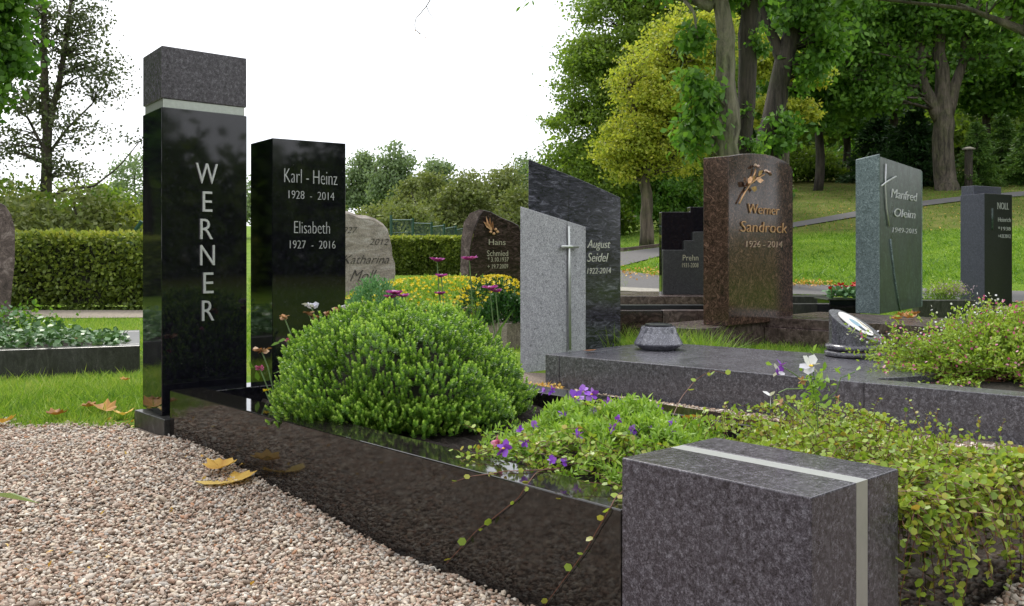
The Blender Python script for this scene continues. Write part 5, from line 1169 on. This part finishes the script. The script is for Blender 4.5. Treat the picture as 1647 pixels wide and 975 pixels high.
blades(42000, left_mid, .045, .006)
def mid(n):
    X, Y_ = seg(400, 1010, 8, 26, 1.2)(n); return X, Y_
blades(45000, mid, .05, .012)
def behind(n):
    X, Y_ = seg(820, 1700, 5.0, 8.6)(n); rel = np.column_stack([X, Y_])
    s_ = (rel - Ps) @ DLn; q_ = (rel - Ps) @ DR2; k_ = ~((q_ < SWD + .01) & (q_ > -.2))
    k_ &= ~((Y_ > 6.88) & (X / Y_ > .09) & (X / Y_ < .24)); r2 = rel - q0; k_ &= ~((r2 @ mL > -.1) & (r2 @ DRs > -.02) & (r2 @ mL < 2)) ; r3 = rel - F0; k_ &= ~((r3 @ DRs > -.02) & (r3 @ nb_ > -.02) & (r3 @ nb_ < .44) & (r3 @ DRs < 1.2))
    return X[k_], Y_[k_]
blades(26000, behind, .05, .005)
def tuft(n):
    c = [col(1085, 5.45), col(1110, 5.6), col(1065, 5.6), col(1140, 5.4), col(1010, 5.7)]; i = rng.integers(0, 5, n); c = np.array(c)[i] + rng.normal(size=(n, 2)) * [.08, .06]; return c[:, 0], c[:, 1]
blades(1700, tuft, .2, .006, lean=.6)
def hill(n):
    X, Y_ = seg(1000, 1690, 14.9, 26, 1.0)(n); a_ = X / Y_; k_ = (Y_ < 24.2 + rng.normal(size=n) * .25 - (a_ - .3) * 4) & (Y_ > 15.6)
    k_ &= ~((a_ < .3) & (Y_ > 30)); return X[k_], Y_[k_]
def offroad(f):
    def g_(n):
        X, Y_ = f(n); z = terr(X, Y_); py = HY - (z - EYE) * F / Y_; px = CX + X / Y_ * F
        low = (py > np.interp(px, [860, 1000, 1060, 1200, 1340, 1500, 1720], [436, 437, 445, 456, 461, 466, 472])) & (py < np.interp(px, [860, 1000, 1060, 1200, 1340, 1500, 1720], [472, 472, 476, 473, 477, 482, 492])) & (px > 860)
        xs = [860, 960, 1000, 1060, 1130, 1200, 1278, 1390, 1480, 1560, 1720]
        up = (py > np.interp(px, xs, [415, 412, 407, 400, 389, 375, 359, 339, 325, 316, 303])) & (py < np.interp(px, xs, [445, 440, 430, 414, 398, 383, 367, 348, 333, 323, 311])) & (px > 860)
        k_ = ~(low | up); return X[k_], Y_[k_]
    return g_
blades(90000, offroad(hill), .05, .014, lo=.1, hi=.85); blades(9000, offroad(hill), .11, .03, lo=.0, hi=.6, lean=.9)
def verge(n): return seg(880, 1700, 8.7, 15.5)(n)
blades(40000, offroad(verge), .04, .008)
def beyond(n): return seg(960, 1700, 23, 38)(n)
blades(13000, offroad(beyond), .09, .02, lo=.0, hi=.4)

# ------------------------------------------------------------------ gravel
def gravel_mat():
    m, t, b = mat('pebbles'); a_ = N(t, 'ShaderNodeAttribute', attribute_name='tint', attribute_type='INSTANCER')
    c = ramp(t, [(0, (.11, .075, .05)), (.18, (.32, .24, .185)), (.34, (.40, .26, .185)), (.5, (.46, .39, .32)), (.64, (.35, .325, .295)), (.8, (.52, .42, .31)), (.93, (.66, .61, .53)), (1, (.36, .17, .08))], a_.outputs['Fac'])
    g_ = ramp(t, [(.35, (.75, .75, .75)), (.65, (1.2, 1.2, 1.2))], noise(t, 3, 5)); t.links.new(mixc(t, .6, c, g_, 'MULTIPLY'), b.inputs['Base Color']); b.inputs['Roughness'].default_value = .7; return m
PM = gravel_mat()
def pebbles(name, X, Y_, Z, size):
    n = len(X); me = bpy.data.meshes.new(name); me.vertices.add(n); me.vertices.foreach_set('co', np.column_stack([X, Y_, Z]).astype(np.float32).ravel())
    rot = (rng.normal(size=(n, 3)) * [.35, .35, 0] + np.column_stack([np.zeros(n), np.zeros(n), rng.random(n) * 6.28])).astype(np.float32)
    sz = size * rng.lognormal(0, .28, n); sc = np.column_stack([sz * rng.uniform(.8, 1.45, n), sz * rng.uniform(.65, 1.0, n), sz * rng.uniform(.4, .75, n)]).astype(np.float32)
    for nm, ty, dat, key in (('rot', 'FLOAT_VECTOR', rot, 'vector'), ('scl', 'FLOAT_VECTOR', sc, 'vector'), ('tint', 'FLOAT', rng.random(n).astype(np.float32), 'value')):
        at2 = me.attributes.new(nm, ty, 'POINT'); at2.data.foreach_set(key, dat.ravel())
    me.materials.append(PM); o = bpy.data.objects.new(name, me); COL.objects.link(o); o['kind'] = 'stuff'
    g_ = bpy.data.node_groups.new(name, 'GeometryNodeTree'); g_.interface.new_socket('Geometry', in_out='INPUT', socket_type='NodeSocketGeometry'); g_.interface.new_socket('Geometry', in_out='OUTPUT', socket_type='NodeSocketGeometry')
    gi, go = N(g_, 'NodeGroupInput'), N(g_, 'NodeGroupOutput'); ico = N(g_, 'GeometryNodeMeshIcoSphere'); ico.inputs['Radius'].default_value = 1; ico.inputs['Subdivisions'].default_value = 2
    sp_ = N(g_, 'GeometryNodeSetPosition'); nz = N(g_, 'ShaderNodeTexNoise'); nz.inputs['Scale'].default_value = 1.3; nz.inputs['Detail'].default_value = 1
    sub = N(g_, 'ShaderNodeVectorMath', operation='SUBTRACT'); sub.inputs[1].default_value = (.5, .5, .5); scl = N(g_, 'ShaderNodeVectorMath', operation='SCALE'); scl.inputs['Scale'].default_value = 1.0
    g_.links.new(nz.outputs['Color'], sub.inputs[0]); g_.links.new(sub.outputs[0], scl.inputs[0]); g_.links.new(ico.outputs[0], sp_.inputs[0]); g_.links.new(scl.outputs[0], sp_.inputs['Offset'])
    sm = N(g_, 'GeometryNodeSetShadeSmooth'); g_.links.new(sp_.outputs[0], sm.inputs[0]); smt = N(g_, 'GeometryNodeSetMaterial'); smt.inputs['Material'].default_value = PM; g_.links.new(sm.outputs[0], smt.inputs[0])
    iop = N(g_, 'GeometryNodeInstanceOnPoints'); r_ = N(g_, 'GeometryNodeInputNamedAttribute', data_type='FLOAT_VECTOR'); r_.inputs[0].default_value = 'rot'; s2 = N(g_, 'GeometryNodeInputNamedAttribute', data_type='FLOAT_VECTOR'); s2.inputs[0].default_value = 'scl'
    g_.links.new(gi.outputs[0], iop.inputs['Points']); g_.links.new(smt.outputs[0], iop.inputs['Instance']); g_.links.new(r_.outputs[0], iop.inputs['Rotation']); g_.links.new(s2.outputs[0], iop.inputs['Scale']); g_.links.new(iop.outputs[0], go.inputs[0])
    md = o.modifiers.new('scatter', 'NODES'); md.node_group = g_; return o
def jit(x0, x1, y0, y1, st): 
    X, Y_ = np.meshgrid(np.arange(x0, x1, st), np.arange(y0, y1, st)); X = X.ravel(); Y_ = Y_.ravel(); return X + rng.normal(size=len(X)) * st * .4, Y_ + rng.normal(size=len(X)) * st * .4
X, Y_ = jit(-2.6, .9, 1.35, 3.5, .0058)
t_, v_ = kv(X, Y_); edge = 3.36 + .06 * np.sin(X * 9) + .05 * np.sin(X * 23)
k_ = (Y_ < edge + rng.normal(size=len(X)) * .035) & (X / Y_ > -.60) & (v_ < -.002) & ~((v_ > -.054) & (t_ < 0)); k_ |= (Y_ < edge) & (v_ < -.002) & (X / Y_ <= -.6) & (rng.random(len(X)) < .45)
X, Y_ = X[k_], Y_[k_]; gz = terr(X, Y_) + .004 + .012 * rng.random(len(X)) ** 2
hp = .012 * np.sin(X * 7) * np.sin(Y_ * 6 + 1); pebbles('gravel', X, Y_, gz + .004 + hp * .5, .0043)
X, Y_ = jit(.3, 3.4, 1.3, 5.2, .0105)
rel = np.column_stack([X, Y_]); q_ = (rel - Ps) @ DR2; s_ = (rel - Ps) @ DLn; t_, v_ = kv(X, Y_)
k_ = (q_ < -.002) & ((v_ > GW + .004) | (t_ > 2.365)) & (X / Y_ < .62) & ~((t_ > 2) & (v_ < .29) & (t_ < 2.385)); pebbles('gravel', X[k_], Y_[k_], terr(X[k_], Y_[k_]) + .006 + .01 * rng.random(k_.sum()), .0065)
m, t, b = mat('gravel_bed'); t.links.new(ramp(t, [(.3, (.07, .05, .04)), (.5, (.22, .17, .135)), (.7, (.42, .36, .30))], noise(t, 130, 4, .7)), b.inputs['Base Color']); b.inputs['Roughness'].default_value = .95; bump(t, b, noise(t, 130, 4, .7), 1, .01)
def bed(name, x0, x1, y0, y1, fn, n=90):
    X, Y_ = np.meshgrid(np.linspace(x0, x1, n), np.linspace(y0, y1, n)); Y_ = fn(X, Y_); Z = terr(X, Y_) + .0045; V = np.dstack([X, Y_, Z]).reshape(-1, 3); ix = np.arange(n * n).reshape(n, n)
    raw(name, V, [tuple(f) for f in np.stack([ix[:-1, :-1], ix[:-1, 1:], ix[1:, 1:], ix[1:, :-1]], -1).reshape(-1, 4).tolist()], m, smooth_=True)['kind'] = 'structure'
bed('gravel_bed', -7, 3.5, -3, 3.34, lambda X, Y_: Y_)
bed('gravel_bed', 0.0, 3.5, 3.3405, 4.9, lambda X, Y_: Y_)

# ------------------------------------------------------------------ fallen leaves
MAPLE = [(0, 0), (.04, .20), (.02, .42), (.26, .40), (.42, .56), (.58, .40), (.80, .36), (.82, .20), (1, 0), (.84, -.18), (.80, -.36), (.60, -.38), (.42, -.54), (.26, -.40), (.02, -.38), (.04, -.18)]
def fallen(p, size, label, tone, rz=None, curl=.18, simple=False, group='fallen autumn leaves'):
    rz = rng.random() * 6.28 if rz is None else rz; sh = MAPLE if not simple else [(0, 0), (.3, .25), (.7, .22), (1, 0), (.7, -.22), (.3, -.25)]
    V = [(.45 * size * 0, 0, 0)]; ca, sa = math.cos(rz), math.sin(rz); tilt = rng.normal() * .15
    V = [((x - .45) * size, y * size, (curl * ((x - .45) ** 2 + (y * 1.4) ** 2) + .03 * rng.random() + tilt * (x - .45)) * size) for x, y in [(.45, 0)] + sh]
    V = [(x * ca - y * sa, x * sa + y * ca, z) for x, y, z in V]; n = len(sh)
    Fc = [(0, 1 + i, 1 + (i + 1) % n) for i in range(n)]; me = bpy.data.meshes.new('fallen_leaf'); me.from_pydata(V, [], Fc); a_ = me.attributes.new('rnd', 'FLOAT', 'POINT'); a_.data.foreach_set('value', np.clip(tone + rng.normal(size=len(V)) * .12, 0, 1).astype(np.float32))
    o = link('fallen_leaf', me, L_['fallen'], None, (p[0], p[1], p[2])); tag(o, label, 'leaf', group)
def gl(px, py, dz=.022): h_ = hit(px, py); return h_ + [0, 0, dz]
fallen(gl(379, 786), .11, 'largest orange-yellow maple leaf on the gravel beside the black kerb', .75, curl=.2, rz=.3); fallen(gl(346, 791), .10, 'pale yellow fallen leaf left of the largest one on the gravel', .95, simple=True, rz=3.3); fallen(gl(356, 770, .03), .09, 'curled brown-yellow leaf behind the two others on the gravel', .6, curl=.5, rz=1.2)
fallen(gl(152, 740), .05, 'small red-brown leaf alone on the gravel at the left', .1); fallen(gl(103, 740), .035, 'tiny tan leaf on the far gravel at the left', .4, simple=True); fallen(gl(60, 730), .035, 'tiny brown leaf nearest the grass edge on the gravel', .15, simple=True)
for px, py, s_, tn, lab in [(168, 676, .09, .25, 'brown curled leaf on the grass edge left of the tallest stele'), (198, 684, .07, .7, 'ochre leaf where grass, gravel and plinth meet'), (90, 684, .07, .1, 'dark brown leaf on the grass edge'), (4, 697, .08, .45, 'tan leaf at the left frame edge of the grass'), (142, 670, .06, .05, 'dark crumpled leaf in the grass left of the brown curled one'), (202, 624, .045, .2, 'small brown leaf high in the grass below the ivy kerb')]:
    fallen(gl(px, py, .035), s_, lab, tn, curl=.6)
p = at(948, 568, zs); fallen((p[0], p[1] + .02, zs + .008), .075, 'red-brown leaf lying on the grey slab in front of the dark stele', .02, rz=.2, simple=True, curl=.3)
p = at(1110, 690, .16); fallen((p[0], p[1], .19), .045, 'orange leaf caught in the plants behind the corner block', .35)
p = at(125, 548, .155); fallen((p[0], p[1], .165), .06, 'orange leaf on the ivy kerb at the left', .3)
for i in range(6):
    p = at(1442 + i * 6, 517 - (i % 3) * 3, .182); fallen((p[0], p[1], .19 + .01 * (i % 2)), .07, 'one of the dry tan leaves heaped at the foot of the green-grey stele', .2, curl=.8)
n = 500; pts = []
for _ in range(n):
    e = rng.integers(0, 3)
    px, py = [(rng.uniform(1000, 1060), rng.normal(440, 5)), (rng.uniform(1275, 1340), rng.normal(458, 3)), (rng.uniform(1290, 1640), rng.uniform(330, 372))][e]
    h_ = hit(px, py); pts.append(h_ + [0, 0, .03])
V, r = leaves(np.array(pts), rdir(n), .05, .035, LO, .2 + .6 * rng.random(n), upn=2); raw('leaf_litter', V, 6, L_['fallen'], rnd=r)['kind'] = 'stuff'
pts = np.array([gl(rng.uniform(-20, 230), rng.normal(683, 7), .012) for _ in range(90)] + [gl(rng.uniform(-20, 420), rng.uniform(700, 960), .016) for _ in range(70)] + [np.array([*col(rng.uniform(842, 905), 4.3 + .2 * rng.random()), .0]) for _ in range(160)])
V, r = leaves(pts, rdir(len(pts)), .02, .010, LO, .3 + .7 * rng.random(len(pts)), upn=1.5); raw('leaf_litter', V, 6, L_['fallen'], rnd=r)['kind'] = 'stuff'
# grey-green blade at the left edge, near the camera
T = Thing('grass_blade', (*col(-20, 1.9), -.09), 'flat grey-green leaf blade entering over the gravel at the left edge', 'leaf')
V, r = leaves(np.array([[*col(-60, 2.0), zz(800, 2.0)]]), np.array([[1., -.05, .02]]), .17, .016, LO, np.array([.9])); part(T, 'leaf', V, 6, L_['far'], r)
